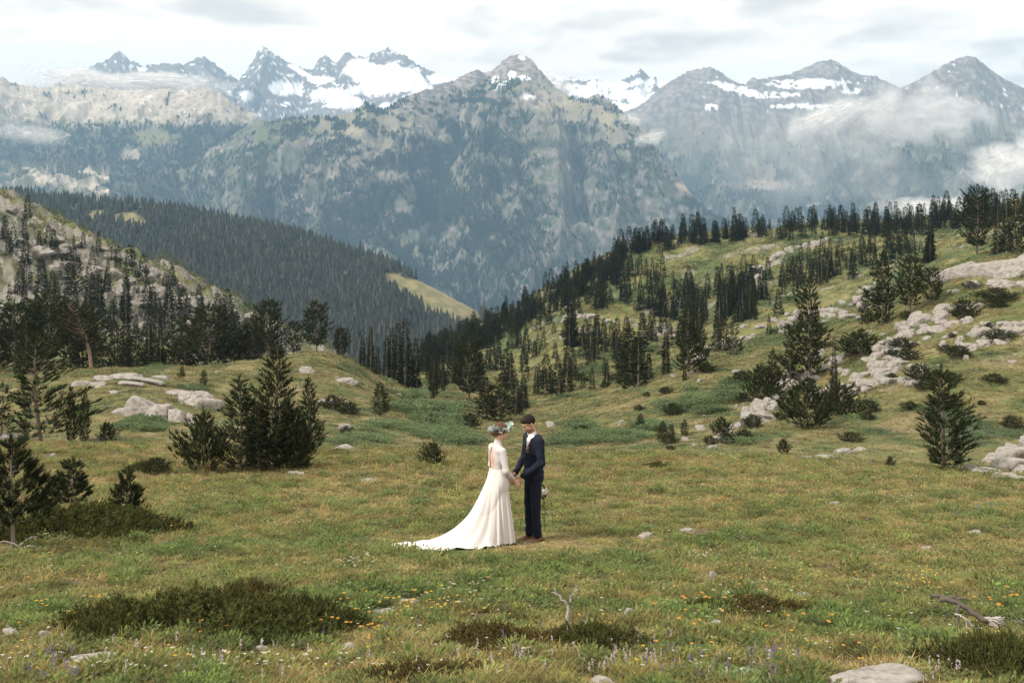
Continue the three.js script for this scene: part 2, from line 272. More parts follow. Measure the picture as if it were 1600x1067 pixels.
// the snowy peaks far behind
const snowSpots = [[600, 122, 62, 30], [560, 108, 30, 18], [640, 128, 40, 22], [520, 150, 44, 15], [445, 138, 34, 13], [470, 112, 26, 6, 0.55], [540, 160, 40, 14], [690, 122, 34, 10], [660, 150, 36, 14], [385, 150, 14, 9], [620, 165, 30, 8], [222, 108, 8, 4], [500, 125, 26, 9], [580, 140, 50, 14]];
mountain({
  key: 'snowy', label: 'jagged snow-covered peaks with a broad white glacier, farthest on the left skyline', seed: 3, nc: 420, nf: 130, px0: 60, px1: 800, jag: 5,
  sky: [[60, 150], [120, 122], [140, 105], [160, 96], [178, 84], [185, 80], [192, 86], [205, 97], [225, 105], [236, 99], [250, 98], [262, 99], [290, 100], [302, 92], [315, 87], [330, 95], [345, 107], [362, 120], [372, 124], [384, 112], [394, 96], [403, 80], [410, 70], [418, 76], [432, 85], [450, 97], [470, 106], [488, 109], [497, 95], [504, 88], [511, 87], [520, 95], [527, 98], [536, 84], [545, 82], [555, 93], [562, 86], [570, 92], [580, 84], [592, 80], [605, 76], [622, 84], [635, 88], [650, 100], [664, 107], [680, 114], [700, 118], [720, 122], [760, 132], [800, 150]],
  Dr: (px) => 8300 + 200 * Math.sin(px / 60), Df: () => 6900, base: () => 262, gully: 420, stretch: 1.7, amp: 230, back: 600,
  calm: (px, row) => { let v = 0; for (const [cx, cy, rx, ry] of snowSpots) v = Math.max(v, 1 - Math.hypot((px - cx) / rx / 1.25, (row - cy) / ry / 1.25)); return 1 - 0.9 * sstep(0, 0.35, v); },
  color: (px, row, x, D, y, t, ny) => {
    const a = n3(x, y, D, 160, 5), b = n3(x, y, D, 60, 4);
    let s = 0; for (const [cx, cy, rx, ry, tilt] of snowSpots) s = Math.max(s, 1 - Math.hypot((px - cx) / rx, (row - cy - (tilt ? (px - cx) * tilt : 0)) / ry));
    const snow = clamp(sstep(0.10, 0.19, s + 0.32 * a + 0.16 * b - 0.05) + 0.8 * sstep(0.52, 0.6, b + 0.3 * a - (px < 360 ? 0.12 : 0)));
    return { k: mix3(mix3(DARKROCK, [0.24, 0.215, 0.21], sstep(-0.3, 0.5, b)), SNOW, snow) };
  },
});
mountain({
  key: 'gap', label: 'small pointed snowy summits in the gap right of the rounded central summit', seed: 9, nc: 150, nf: 60, px0: 820, px1: 1110, jag: 4,
  sky: [[820, 130], [870, 120], [895, 122], [915, 126], [932, 119], [948, 129], [965, 128], [985, 120], [992, 112], [1000, 105], [1008, 113], [1014, 120], [1024, 117], [1034, 122], [1046, 127], [1070, 138], [1110, 150]],
  Dr: () => 8600, Df: () => 7200, base: () => 215, gully: 300, amp: 150, back: 500,
  color: (px, row, x, D, y, t, ny) => { const a = n3(x, y, D, 140, 5); return { k: mix3(DARKROCK, SNOW, sstep(-0.12, 0.12, a + (row > 128 ? 0.16 : -0.12))) }; },
});
mountain({ // sunlit pale mountain on the left
  key: 'left', label: 'pale rocky sunlit mountain with forested foot at the left', seed: 14, nc: 340, nf: 210, px0: -240, px1: 470, jag: 4,
  sky: [[-240, 95], [-150, 108], [-40, 112], [0, 118], [14, 126], [30, 132], [60, 136], [82, 134], [88, 128], [98, 132], [140, 137], [170, 139], [200, 140], [250, 139], [300, 138], [330, 139], [345, 146], [370, 165], [400, 182], [430, 205], [470, 235]],
  Dr: (px) => 5700 + 150 * Math.sin(px / 70), Df: (px) => 3900 + 500 * sstep(100, 400, px), base: (px) => lerp(345, 318, sstep(60, 260, px)), gully: 300, stretch: 1.1, amp: 150, back: 500,
  color: (px, row, x, D, y, t, ny) => {
    const a = n3(x, y, D, 190, 5), b = n3(x, y, D, 55, 4), bare = sstep(235, 168, row + 34 * a + 12 * b);
    const forest = clamp(sstep(0.12, -0.12, bare - 0.62 + 0.55 * a + 0.25 * b) * (1 - 0.85 * blob(px, row, 238, 216, 42, 14)) * (1 - 0.8 * blob(px, row, 205, 242, 16, 12)) * (row > 262 && px < 170 ? sstep(0.05, -0.35, a - (row - 275) / 160) : 1));
    let k = mix3(mix3(BARE, [0.52, 0.45, 0.36], sstep(-0.1, 0.5, a)), [0.19, 0.17, 0.15], sstep(0.05, 0.5, b) * 0.7); k = mix3(k, ALP, sstep(0.1, 0.5, fbm(x / 240 + 8, D / 240, 3)) * sstep(150, 200, row));
    k = mix3(k, [0.20, 0.19, 0.095], blob(px, row, 238, 216, 42, 14)); k = mix3(k, SNOW, sstep(0.66, 0.75, b + 0.35 * a) * bare);
    return { k: mix3(k, FOREST, forest * 0.8), forest };
  },
});
mountain({ // right mountain with the long snow bands
  key: 'right', label: 'grey mountain with thin snow bands under its summits on the right', seed: 21, nc: 400, nf: 200, px0: 930, px1: 1560, jag: 3,
  sky: [[930, 205], [975, 175], [1000, 164], [1018, 150], [1032, 138], [1050, 126], [1062, 120], [1078, 110], [1092, 107], [1110, 105], [1125, 110], [1140, 122], [1155, 130], [1166, 132], [1172, 124], [1178, 120], [1190, 124], [1215, 119], [1236, 117], [1245, 111], [1262, 105], [1278, 97], [1295, 93], [1308, 97], [1322, 104], [1336, 114], [1352, 118], [1370, 120], [1400, 132], [1460, 165], [1560, 200]],
  Dr: () => 6600, Df: (px) => 4900, base: () => 380, gully: 420, stretch: 2.2, amp: 260, back: 500,
  color: (px, row, x, D, y, t, ny) => {
    const a = n3(x, y, D, 190, 5), b = n3(x, y, D, 60, 4), r2 = row + 26 * a;
    const forest = clamp(sstep(195, 262, r2 + 14 * b) * (1 - 0.8 * blob(px, row, 1190, 290, 60, 10)) * (1 - 0.85 * blob(px, row, 1180, 262, 24, 18)) * sstep(0.5, 0.1, a + 0.3 * b));
    const band = Math.max(blob(px, row, 1150, 138 + (px - 1150) * 0.22, 40, 7), blob(px, row, 1270, 132 - Math.abs(px - 1240) * 0.02, 70, 9), blob(px, row, 1200, 148, 60, 5), blob(px, row, 1330, 142, 18, 5), blob(px, row, 1110, 168, 14, 6), blob(px, row, 1250, 166, 60, 4));
    let k = mix3([0.155, 0.14, 0.145], [0.28, 0.25, 0.235], sstep(-0.3, 0.4, b)); k = mix3(k, [0.20, 0.18, 0.14], sstep(170, 230, r2));
    k = mix3(k, SNOW, clamp(sstep(0.45, 0.6, band * 0.75 + 0.75 * b + 0.2 * a) * sstep(0.0, 0.2, band) + 0.9 * sstep(0.78, 0.84, b + 0.3 * a) * sstep(200, 150, row)));
    k = mix3(k, SCREE, blob(px, row, 1190, 290, 60, 10) * 0.8);
    return { k: mix3(k, FOREST, forest * 0.75), forest };
  },
});
mountain({ // rightmost pyramid in the mist
  key: 'pyramid', label: 'dark pyramid-shaped summit half wrapped in mist at the far right', seed: 27, nc: 260, nf: 160, px0: 1330, px1: 1860, jag: 2.5,
  sky: [[1330, 178], [1380, 152], [1400, 140], [1430, 128], [1450, 116], [1468, 106], [1485, 96], [1498, 91], [1512, 87], [1526, 90], [1540, 102], [1556, 114], [1575, 126], [1600, 136], [1640, 142], [1720, 130], [1860, 118]],
  Dr: () => 5600, Df: () => 4100, base: () => 376, gully: 330, stretch: 2.3, amp: 220, back: 500,
  color: (px, row, x, D, y, t, ny) => {
    const a = n3(x, y, D, 150, 5), b = n3(x, y, D, 50, 4), forest = clamp(sstep(190, 250, row + 30 * a + 12 * b) * sstep(0.5, 0.1, a + 0.3 * b));
    let k = mix3([0.14, 0.13, 0.125], [0.27, 0.24, 0.225], sstep(-0.2, 0.5, b)); k = mix3(k, [0.17, 0.165, 0.10], sstep(170, 220, row + 20 * a) * 0.6); k = mix3(k, SNOW, sstep(0.76, 0.82, b + 0.3 * a) * 0.9 * sstep(220, 150, row));
    return { k: mix3(k, FOREST, forest * 0.75), forest };
  },
});
mountain({ // the big forested pyramid in the middle
  key: 'massif', label: 'broad blue-green forested mountain with a rounded rocky summit filling the middle', seed: 40, nc: 600, nf: 400, px0: 150, px1: 1250, jag: 3,
  sky: [[150, 345], [200, 318], [230, 303], [262, 276], [290, 255], [325, 231], [360, 212], [385, 197], [402, 188], [420, 190], [448, 184], [480, 183], [520, 182], [545, 176], [562, 166], [572, 160], [582, 166], [600, 172], [625, 156], [645, 146], [660, 142], [690, 132], [715, 122], [735, 112], [746, 109], [760, 114], [775, 106], [788, 94], [798, 87], [808, 84], [822, 88], [832, 94], [840, 106], [852, 118], [864, 132], [880, 144], [900, 154], [918, 154], [932, 147], [942, 150], [955, 160], [972, 172], [988, 190], [1005, 208], [1020, 226], [1036, 246], [1052, 264], [1066, 284], [1082, 306], [1098, 322], [1120, 338], [1160, 352], [1250, 362]],
  Dr: (px) => 4500 + 650 * Math.exp(-Math.pow((px - 790) / 130, 2)) + 300 * sstep(480, 250, px) - 250 * sstep(900, 1100, px), Df: (px) => 3050, base: () => 545, profile: (t) => 1.12 * t - 0.12 * t * t, gully: 300, stretch: 1.7, amp: 190, back: 600,
  spurs: [[570, 380, 26, 90], [650, 560, 30, 110], [800, 690, 34, 150], [860, 880, 40, 170], [935, 1000, 30, 110], [745, 790, 18, 60], [470, 330, 24, 70], [820, 800, 16, -70], [700, 640, 22, -110], [900, 960, 20, -90], [520, 450, 24, -80]],
  color: (px, row, x, D, y, t, ny) => {
    const a = n3(x, y, D, 200, 5), b = n3(x, y, D, 52, 4), c = n3(x, y, D, 240, 4), rel = row - 84 - Math.abs(px - 808) * 0.36, top = sstep(46, 18, rel + 16 * a) * sstep(220, 120, Math.abs(px - 790)), high = clamp(sstep(128, 60, rel - 26 * a + 10 * b) * sstep(330, 200, Math.abs(px - 760)) + 0.45 * sstep(240, 190, row - 20 * a));
    const cl = sstep(0.16, 0.40, c + 0.35 * b + (px < 560 && row > 250 ? 0.06 : 0)), rocky = sstep(0.05, 0.3, n3(x + 900, y, D, 110, 5) + (px > 800 && row > 240 ? 0.06 : -0.18) + 0.4 * b);
    const open = Math.max(blob(px, row, 640, 205, 34, 13), blob(px, row, 700, 178, 40, 12), blob(px, row, 560, 205, 22, 9), blob(px, row, 470, 222, 28, 9), blob(px, row, 500, 275, 34, 16), blob(px, row, 610, 275, 30, 10), blob(px, row, 850, 240, 24, 8), blob(px, row, 850, 158, 50, 16), blob(px, row, 720, 270, 18, 34) * 0.8, blob(px, row, 945, 190, 14, 18));
    const talus = blob(px, row, 1092, 290 + (px - 1060) * 0.35, 40, 7);
    let forest = clamp(1 - Math.max(cl * 0.9, high * sstep(-0.3, 0.15, a + 0.6 * b), open * sstep(-0.5, -0.1, b + 0.15), rocky * 0.55, top));
    forest *= 1 - talus;
    let k = mix3([0.09, 0.108, 0.044], [0.05, 0.078, 0.04], sstep(-0.1, 0.3, a)); k = mix3(k, TAN, high * 0.5 + open * 0.3); k = mix3(k, mix3([0.12, 0.108, 0.106], [0.22, 0.19, 0.178], sstep(-0.3, 0.4, b)), clamp(rocky * 0.9 + sstep(0.66, 0.5, ny) * 0.6)); k = mix3(k, mix3([0.13, 0.12, 0.115], [0.29, 0.255, 0.225], sstep(-0.25, 0.35, b)), top); k = mix3(k, [0.42, 0.35, 0.24], talus);
    const s = Math.max(blob(px, row, 800, 118, 7, 10), blob(px, row, 790, 132, 9, 8), blob(px, row, 820, 122, 14, 4), blob(px, row, 775, 130, 7, 12), blob(px, row, 815, 90, 5, 5), blob(px, row, 826, 152, 14, 4));
    k = mix3(k, SNOW, sstep(0.5, 0.65, s * 0.9 + 0.6 * b));
    return { k: mix3(k, FOREST, forest * 0.72), forest };
  },
});
mountain({ // forested ridge that comes down from the left in the middle distance
  key: 'spur', label: 'long dark forested ridge sloping down from the left with a pale meadow strip', category: 'ridge', seed: 52, nc: 300, nf: 200, px0: -220, px1: 900, jag: 1.2, nb: 8,
  sky: [[-220, 282], [0, 302], [80, 311], [150, 317], [240, 325], [300, 334], [360, 345], [420, 357], [470, 370], [520, 386], [570, 402], [610, 416], [650, 436], [690, 456], [730, 478], [770, 500], [820, 530], [900, 570]],
  Dr: (px) => 1450 - 100 * sstep(300, 800, px), Df: () => 620, base: () => 720, profile: (t) => t, gully: 160, stretch: 1.8, amp: 34, back: 300,
  color: (px, row, x, D, y, t, ny) => {
    const a = n3(x, y, D, 60, 4), b = n3(x, y, D, 18, 3), strip = Math.max(blob(px, row, 676, 468 + (px - 672) * 0.5, 84, 26 + 8 * b), blob(px, row, 720, 478 + (px - 720) * 0.6, 30, 12)), glade = Math.max(blob(px, row, 150, 336, 18, 9), blob(px, row, 195, 340, 22, 10), blob(px, row, 215, 350, 16, 8), blob(px, row, 110, 330, 14, 6));
    const op = clamp(sstep(0.3, 0.6, strip + 0.25 * a) + sstep(0.35, 0.65, glade + 0.2 * a)), forest = (1 - op) * (0.75 + 0.25 * sstep(0.4, -0.2, a));
    return { k: mix3(mix3([0.20, 0.165, 0.075], [0.12, 0.12, 0.045], sstep(-0.2, 0.3, b)), [0.035, 0.042, 0.026], forest * 0.85), forest: forest > 0.25 ? forest : forest * 0.1 };
  },
});
wood('spur', 26000, 15, 101, ['dense dark conifer forest covering the long ridge from the left', 'blue-green conifer forest mixed over the long ridge from the left', 'broad conifers among the forest of the long left ridge'], [0.048, 0.062, 0.046]);
wood('massif', 90000, 15.5, 102, ['conifer forest patches on the broad central mountain', 'darker conifer forest on the broad central mountain', 'wide conifers in the forest of the broad central mountain'], [0.026, 0.042, 0.030]);
wood('left', 26000, 19, 103, ['conifer forest on the foot of the pale left mountain', 'darker conifers on the foot of the pale left mountain', 'wide conifers on the foot of the pale left mountain']);
wood('right', 22000, 20, 104, ['conifer forest on the lower slope of the grey right mountain', 'darker conifers on the lower slope of the grey right mountain', 'wide conifers on the lower slope of the grey right mountain']);
wood('pyramid', 12000, 20, 105, ['conifer forest below the misty pyramid summit', 'darker conifers below the misty pyramid summit', 'wide conifers below the misty pyramid summit']);

// ---------------------------------------------------------------- conifers
function brush(b, r, p, dir, L, n, w, axisX, axisZ, col, spread = 0.9) { // a twig end with needles all round it
  const u = norm(cross(dir, Math.abs(dir[1]) > 0.9 ? [1, 0, 0] : [0, 1, 0])), v = cross(dir, u), out = norm([p[0] - axisX, 0.25, p[2] - axisZ]);
  const tone = 0.7 + 0.6 * r(), yellow = r() * 0.35;
  for (let i = 0; i < n; i++) {
    const a = r() * 6.283, q = r(), s = add(p, dir, L * 0.75 * q), rad = add(u.map((e) => e * Math.cos(a)), v, Math.sin(a)), d = norm(add(add(dir, rad, spread * (0.6 + 0.7 * r())), [0, 0.25, 0])), len = L * (0.4 + 0.35 * r());
    const side = norm(add(cross(d, rad), [r() - 0.5, r() - 0.5, r() - 0.5], 0.6)), t = tone * (0.8 + 0.4 * r());
    const k = [col[0] * t * (1 + yellow), col[1] * t, col[2] * t], n0 = norm(add(add(add(d, out, 0.8), [0, 0.55, 0]), rad, 0.5));
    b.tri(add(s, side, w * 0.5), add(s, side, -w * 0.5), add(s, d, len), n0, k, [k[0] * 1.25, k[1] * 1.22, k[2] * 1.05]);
  }
}
const NEEDLE = [0.0168, 0.0272, 0.0086], FIRN = [0.0138, 0.0222, 0.0120];
function pine(seed, o) { // h, r, bare, shape(t) crown radius share, whorls, per, brushes, n, L, w, bend
  const r = rngOf(seed), b = new Bag(), limbs = [], h = o.h, bend = o.bend ?? [0, 0];
  const axis = (t) => [bend[0] * t * t + (o.s ?? 0.03) * h * 0.3 * Math.sin(t * 4 + seed), t * h, bend[1] * t * t + (o.s ?? 0.03) * h * 0.3 * Math.cos(t * 3.3 + seed)];
  const tp = [], tr = []; for (let i = 0; i <= 10; i++) { tp.push(axis(i / 10)); tr.push((o.tr ?? 0.018) * h * Math.pow(1 - i / 10.6, 0.8) * (i === 0 ? 1.35 : 1)); }
  tp[0][1] -= 0.12 * Math.min(1, h); limbs.push(tube(tp, tr, 8));
  for (let k = 0; k < o.whorls; k++) {
    const t = lerp(o.bare, 0.985, (k + 0.3 * r()) / o.whorls), per = Math.max(3, Math.round(o.per * (0.7 + 0.6 * r())));
    const a0 = r() * 6.28;
    for (let m = 0; m < per; m++) {
      if (r() < (o.gap ?? 0.12)) continue;
      const a = a0 + (m + 0.6 * r()) / per * 6.283, len = o.r * o.shape((t - o.bare) / (1 - o.bare)) * (0.6 + 0.6 * r()) * (1 + (o.lop ?? 0.2) * Math.sin(a + seed)), c = axis(t), rise = (o.rise ?? 0.35) + 0.25 * (r() - 0.3) + 0.5 * (t - 0.5) * (o.fan ?? 1);
      const at = (q) => [c[0] + Math.cos(a) * len * q, c[1] + len * (rise * q * 0.5 + 0.45 * q * q * (o.curl ?? 0.6) - (o.droop ?? 0) * q), c[2] + Math.sin(a) * len * q];
      if (len > 0.12 * o.r) limbs.push(tube([at(0), at(0.5), at(0.92)], [(o.tr ?? 0.018) * h * 0.22 * (1 - t * 0.6), (o.tr ?? 0.018) * h * 0.13 * (1 - t * 0.5), 0.004 * h * 0.3], 4));
      const nb = Math.max(2, Math.round(o.brushes * len / o.r * (0.8 + 0.4 * r())));
      for (let s = 0; s < nb; s++) {
        const q = lerp(o.inner ?? 0.4, 1, (s + 0.5 * r()) / nb), p = at(q), sideA = a + (r() - 0.5) * 2.2 * (1.1 - q * 0.6), off = len * (o.side ?? 0.42) * r() * (1.25 - q);
        const P = [p[0] + Math.cos(sideA) * off, p[1] + off * 0.5 * (r() - 0.35), p[2] + Math.sin(sideA) * off];
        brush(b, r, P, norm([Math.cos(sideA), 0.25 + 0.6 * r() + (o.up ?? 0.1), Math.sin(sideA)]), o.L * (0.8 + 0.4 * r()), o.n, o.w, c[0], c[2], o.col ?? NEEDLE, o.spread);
      }
    }
  }
  const top = axis(1); for (let k = 0; k < 4; k++) brush(b, r, add(top, [0, -o.L * 0.5 * k, 0]), norm([r() - 0.5, 2, r() - 0.5]), o.L * 1.2, o.n, o.w, top[0], top[2], o.col ?? NEEDLE);
  return { trunk: mergeGeometries(limbs), crown: b.geo(), h };
}
const roundShape = (t) => Math.sqrt(Math.max(0, 1 - Math.pow(t * 1.02, 2.6))) * (0.55 + 0.45 * sstep(0, 0.3, t)), coneShape = (t) => (1 - t) * 0.95 + 0.06, youngShape = (t) => (1 - Math.pow(t, 1.7)) * (0.75 + 0.25 * sstep(0, 0.18, t)) + 0.05;
function fir(seed, o) { // slim spire: h, r, tiers, per, n, L, w
  const r = rngOf(seed), b = new Bag(), h = o.h, tp = [[0, -0.1, 0], [0.01 * h * (r() - 0.5), h * 0.5, 0], [0, h, 0]];
  for (let k = 0; k < o.tiers; k++) {
    const t = Math.pow((k + 0.4 * r()) / o.tiers, 0.92), y = h * lerp(o.bare ?? 0.04, 0.98, t), R = o.r * (Math.pow(1 - t, 0.85) + 0.05) * (0.7 + 0.5 * r());
    for (let m = 0; m < o.per; m++) {
      if (r() < 0.1) continue;
      const a = (m + r()) / o.per * 6.283, len = R * (0.6 + 0.6 * r()), nb = Math.max(1, Math.round(o.br * len / o.r + 0.4));
      for (let s = 0; s < nb; s++) { const q = (s + 0.7) / nb, p = [Math.cos(a) * len * q * 0.85, y + len * (0.12 - 0.4 * q), Math.sin(a) * len * q * 0.85]; brush(b, r, p, norm([Math.cos(a), -0.1 + 0.45 * r(), Math.sin(a)]), o.L * (0.7 + 0.5 * r()) * (0.55 + 0.45 * (1 - t)), o.n, o.w, 0, 0, FIRN, 0.55); }
    }
  }
  brush(b, r, [0, h * 0.93, 0], [0, 1, 0], o.L * 1.1, o.n, o.w * 0.7, 0, 0, FIRN, 0.25);
  return { trunk: tube(tp, [0.016 * h, 0.010 * h, 0.003 * h], 6), crown: b.geo(), h };
}
const protoOf = {
  young: [1, 2, 3].map((s) => pine(60 + s, { h: 3, r: 0.62, bare: 0.05, shape: youngShape, whorls: 21, per: 6, brushes: 10, n: 11, L: 0.19, w: 0.026, inner: 0.12, gap: 0.08, up: 0.25 })),
  open: [1, 2].map((s) => pine(70 + s, { h: 2, r: 0.62, bare: 0.25, shape: (t) => (1 - t * 0.75) * (0.65 + 0.5 * r0(t, s)), whorls: 14, per: 6, brushes: 12, n: 30, L: 0.2, w: 0.016, inner: 0.45, gap: 0.2, curl: 0.9, tr: 0.019, side: 0.5, up: 0.35, rise: 0.2 })),
  round: [1, 2, 3].map((s) => pine(80 + s, { h: 9, r: 2.6, bare: 0.16, shape: roundShape, whorls: 18, per: 7, brushes: 12, n: 9, L: 0.6, w: 0.1, inner: 0.2, gap: 0.14, lop: 0.25, fan: 1.2, rise: 0.2 })),
  broad: [1, 2].map((s) => pine(90 + s, { h: 8, r: 2.2, bare: 0.05, shape: (t) => youngShape(t) * (0.8 + 0.3 * Math.sin(t * 17 + s)), whorls: 21, per: 7, brushes: 11, n: 9, L: 0.5, w: 0.095, inner: 0.15, gap: 0.08, rise: 0.0, fan: 0.7 })),
  ragged: [1, 2].map((s) => pine(95 + s, { h: 4.5, r: 1.3, bare: 0.1, shape: (t) => (1 - 0.65 * t) * (0.55 + 0.6 * r0(t * 2.3, s + 4)), whorls: 17, per: 6, brushes: 11, n: 11, L: 0.3, w: 0.042, inner: 0.25, gap: 0.24, rise: 0.1, s: 0.06, lop: 0.4 })),
  leaning: [pine(99, { h: 9, r: 2.7, bare: 0.42, shape: roundShape, whorls: 13, per: 7, brushes: 12, n: 9, L: 0.6, w: 0.1, inner: 0.2, gap: 0.14, bend: [-3.1, 0.4], tr: 0.03, fan: 1.6 })],
  bush: [1, 2].map((s) => pine(104 + s, { h: 1.5, r: 1.25, bare: 0.03, shape: (t) => (1 - t * t) * (0.7 + 0.4 * r0(t, s)), whorls: 11, per: 9, brushes: 11, n: 11, L: 0.24, w: 0.034, inner: 0.15, gap: 0.1, rise: 0.35, tr: 0.02 })),
  spire: [1, 2, 3].map((s) => fir(110 + s, { h: 8, r: 0.72 + 0.14 * s, tiers: 40, per: 9, br: 3, n: 8, L: 0.46, w: 0.085 })),
  low: [1, 2, 3, 4].map((s) => fir(120 + s, { h: 8, r: 0.85 + 0.18 * s, tiers: 21, per: 8, br: 1.5, n: 6, L: 0.85, w: 0.24 })),
};
function r0(t, s) { return 0.5 + 0.5 * Math.sin(t * 9 + s * 2.1) * Math.cos(t * 4.3 + s); }
const barkOf = { leaning: std({ color: rgb(0.215, 0.145, 0.11), roughness: 0.95 }), open: std({ color: rgb(0.22, 0.18, 0.15), roughness: 0.95 }) };
const firMats = [[1, 1, 1], [1.25, 1.2, 0.95], [0.85, 0.95, 1.1], [1.5, 1.3, 0.9]].map(([r, g, b]) => { const m = leafMat.clone(); m.color = rgb(r, g, b); return m; });
const treeProto = new Map();
function tree(kind, variant, name, label, category, at, height, { turn = 0, wide = 1, group } = {}) {
  const key = kind + variant; let o;
  if (!treeProto.has(key)) {
    const q = protoOf[kind][variant]; o = thing(name, label, category, group);
    mesh('trunk', q.trunk, barkOf[kind] ?? barkMat, o); mesh('crown', q.crown, kind === 'low' || kind === 'spire' ? firMats[variant % 4] : leafMat, o); treeProto.set(key, o);
  } else { const src = treeProto.get(key); o = src.clone(); o.name = numbered(name); o.userData = {}; tag(o, label, category, group); scene.add(o); }
  const s = height / protoOf[kind][variant].h; o.position.set(at.x, at.y - 0.02 * height, -at.D); o.rotation.y = turn; o.scale.set(s * wide, s, s * wide); return o;
}
function treePx(kind, variant, name, label, category, px, base, top, opt = {}) { // a tree from the columns and rows where it shows
  const at = opt.D ? spotD(px, opt.D) : spot(px, base, opt.from); const H = (HZ - top) / F * at.D - at.y; return tree(kind, variant, name, label, category, at, H, opt);
}

// ---------------------------------------------------------------- rocks
function rockGeo(seed, detail, o = {}) {
  const r = rngOf(seed), base = mergeVertices(new THREE.IcosahedronGeometry(1, detail).deleteAttribute('uv').deleteAttribute('normal')), P = base.attributes.position, planes = [];
  for (let i = 0; i < (o.cuts ?? 14); i++) planes.push([rv(r), 0.5 + 0.34 * r()]);
  planes.push([[0.1 * (r() - 0.5), 1, 0.1 * (r() - 0.5)], o.flat ?? 0.6]);
  const C = new Float32Array(P.count * 3), rough = o.rough ?? 0.05;
  for (let i = 0; i < P.count; i++) {
    let p = [P.getX(i), P.getY(i), P.getZ(i)], l = 1; const warp = 0.07 * fbm3(p[0] * 1.3 + seed, p[1] * 1.3, p[2] * 1.3, 2);
    for (const [n, d] of planes) { const k = p[0] * n[0] + p[1] * n[1] + p[2] * n[2]; if (k > d) l = Math.min(l, d / k); }
    const crack = ridged((p[0] + warp * 4) * (o.cx ?? 1.1) + seed, (p[2] * 0.6 + p[1] * 1.4 + warp * 3) * (o.cz ?? 1.9) + seed * 2, 2, 0.4), groove = sstep(0.86, 0.98, crack) * 0.16;
    l *= 1 + warp + rough * fbm3(p[0] * 4 + seed, p[1] * 6, p[2] * 4, 4) - groove;
    P.setXYZ(i, p[0] * l, p[1] * l, p[2] * l);
    if (o.strata) { const sy = p[1] * l * 5.5 + 0.5 * fbm3(p[0] * 1.5, p[1], p[2] * 1.5 + seed, 2), fr = sy - Math.floor(sy); const kk = 1 + o.strata * (sstep(0, 0.3, fr) - 1) + o.strata * 0.5 * N2(Math.floor(sy) * 3.7, seed); P.setXYZ(i, p[0] * l * kk, p[1] * l, p[2] * l * kk); }
    const lich = sstep(0.05, 0.45, fbm3(p[0] * 2.6, p[1] * 2.6 + seed, p[2] * 2.6, 4)), sp = fbm3(p[0] * 11, p[1] * 11, p[2] * 11 + seed, 3), warm = 0.5 + 0.5 * N3(p[0] * 0.9 + seed, p[1], p[2]);
    let k = mix3([0.278, 0.264, 0.246], [0.238, 0.212, 0.19], warm); k = mix3(k, [0.095, 0.092, 0.086], lich * 0.75); k = k.map((q) => q * (1 + 0.32 * sp));
    C.set(k, i * 3);
  }
  base.setAttribute('color', new THREE.BufferAttribute(C, 3)); base.computeVertexNormals(); return base;
}
const rocks = [1, 2, 3, 4, 5, 6].map((s) => rockGeo(s * 7, 8, { flat: 0.45 + 0.06 * s, cuts: 15 + s, rough: 0.035 }));
const slabs = [1, 2, 3, 4].map((s) => rockGeo(s * 13 + 1, 11, { flat: 0.6, cuts: 17, rough: 0.035, cx: 1.5, cz: 2.2, strata: 0.07 }));
const boulders = [1, 2].map((s) => rockGeo(s * 17 + 2, 18, { flat: 0.72, cuts: 12, rough: 0.03, cx: 0.8, cz: 1.2 }));
const rr = rngOf(4242), CLEAR = []; // CLEAR: where stones, junipers and people stand, so that tall grass keeps off
function rock(label, px, row, wpx, hpx, opt = {}) { // one stone by the middle column, the row of its foot and its size on the photograph
  const at = spot(px, row, opt.from), w = wpx / F * at.D, h = hpx / F * at.D, set = opt.set ?? rocks, o = mesh(opt.name ?? 'rock', set[Math.floor((opt.v ?? rr()) * set.length) % set.length], rockMat);
  const hh = Math.max(h, 0.05 * w); if (at.D < 33) CLEAR.push([at.x, at.D - 0.12, w / 2 * 1.05, w * 0.3 + 0.22]);
  o.position.set(at.x, at.y - hh * (opt.sink ?? 0.12), -at.D); o.scale.set(w / 2 / 0.86, hh / 0.85, Math.max(w * 0.38, hh * 0.7)); o.rotation.set((opt.tx ?? 0), opt.turn ?? (rr() - 0.5) * 0.7, opt.tilt ?? 0);
  return tag(o, label, opt.category ?? 'rock', opt.group);
}
function outcrop(label, spots, opt = {}) { // a bedrock ledge of many slabs: [px, row, width px, height px]
  const o = thing('granite_outcrop', label, 'rock outcrop');
  const c = spot(spots[0][0], spots[0][1], opt.from); o.position.set(c.x, c.y, -c.D);
  for (const [px, row, w, h, tilt] of spots) {
    const at = spot(px, row, opt.from), n = slopeN(at.x, at.D, 1.2), W = w / F * at.D, H = h / F * at.D, set = rr() < 0.7 ? slabs : rocks, m = mesh('slab', set[Math.floor(rr() * set.length)], rockMat, o);
    m.position.set(at.x - c.x, at.y - c.y - 0.10 * H, -at.D + c.D);
    _q.setFromUnitVectors(UPV, _n.set(n[0] * 0.8, n[1], n[2] * 0.8).normalize()); m.quaternion.copy(_q).multiply(_q2.setFromAxisAngle(UPV, (rr() - 0.5) * 0.9)); if (tilt) m.rotateZ(tilt);
    m.scale.set(W / 1.75, H * 1.25, Math.max(0.42 * W, H * 0.9));
  }
  return o;
}
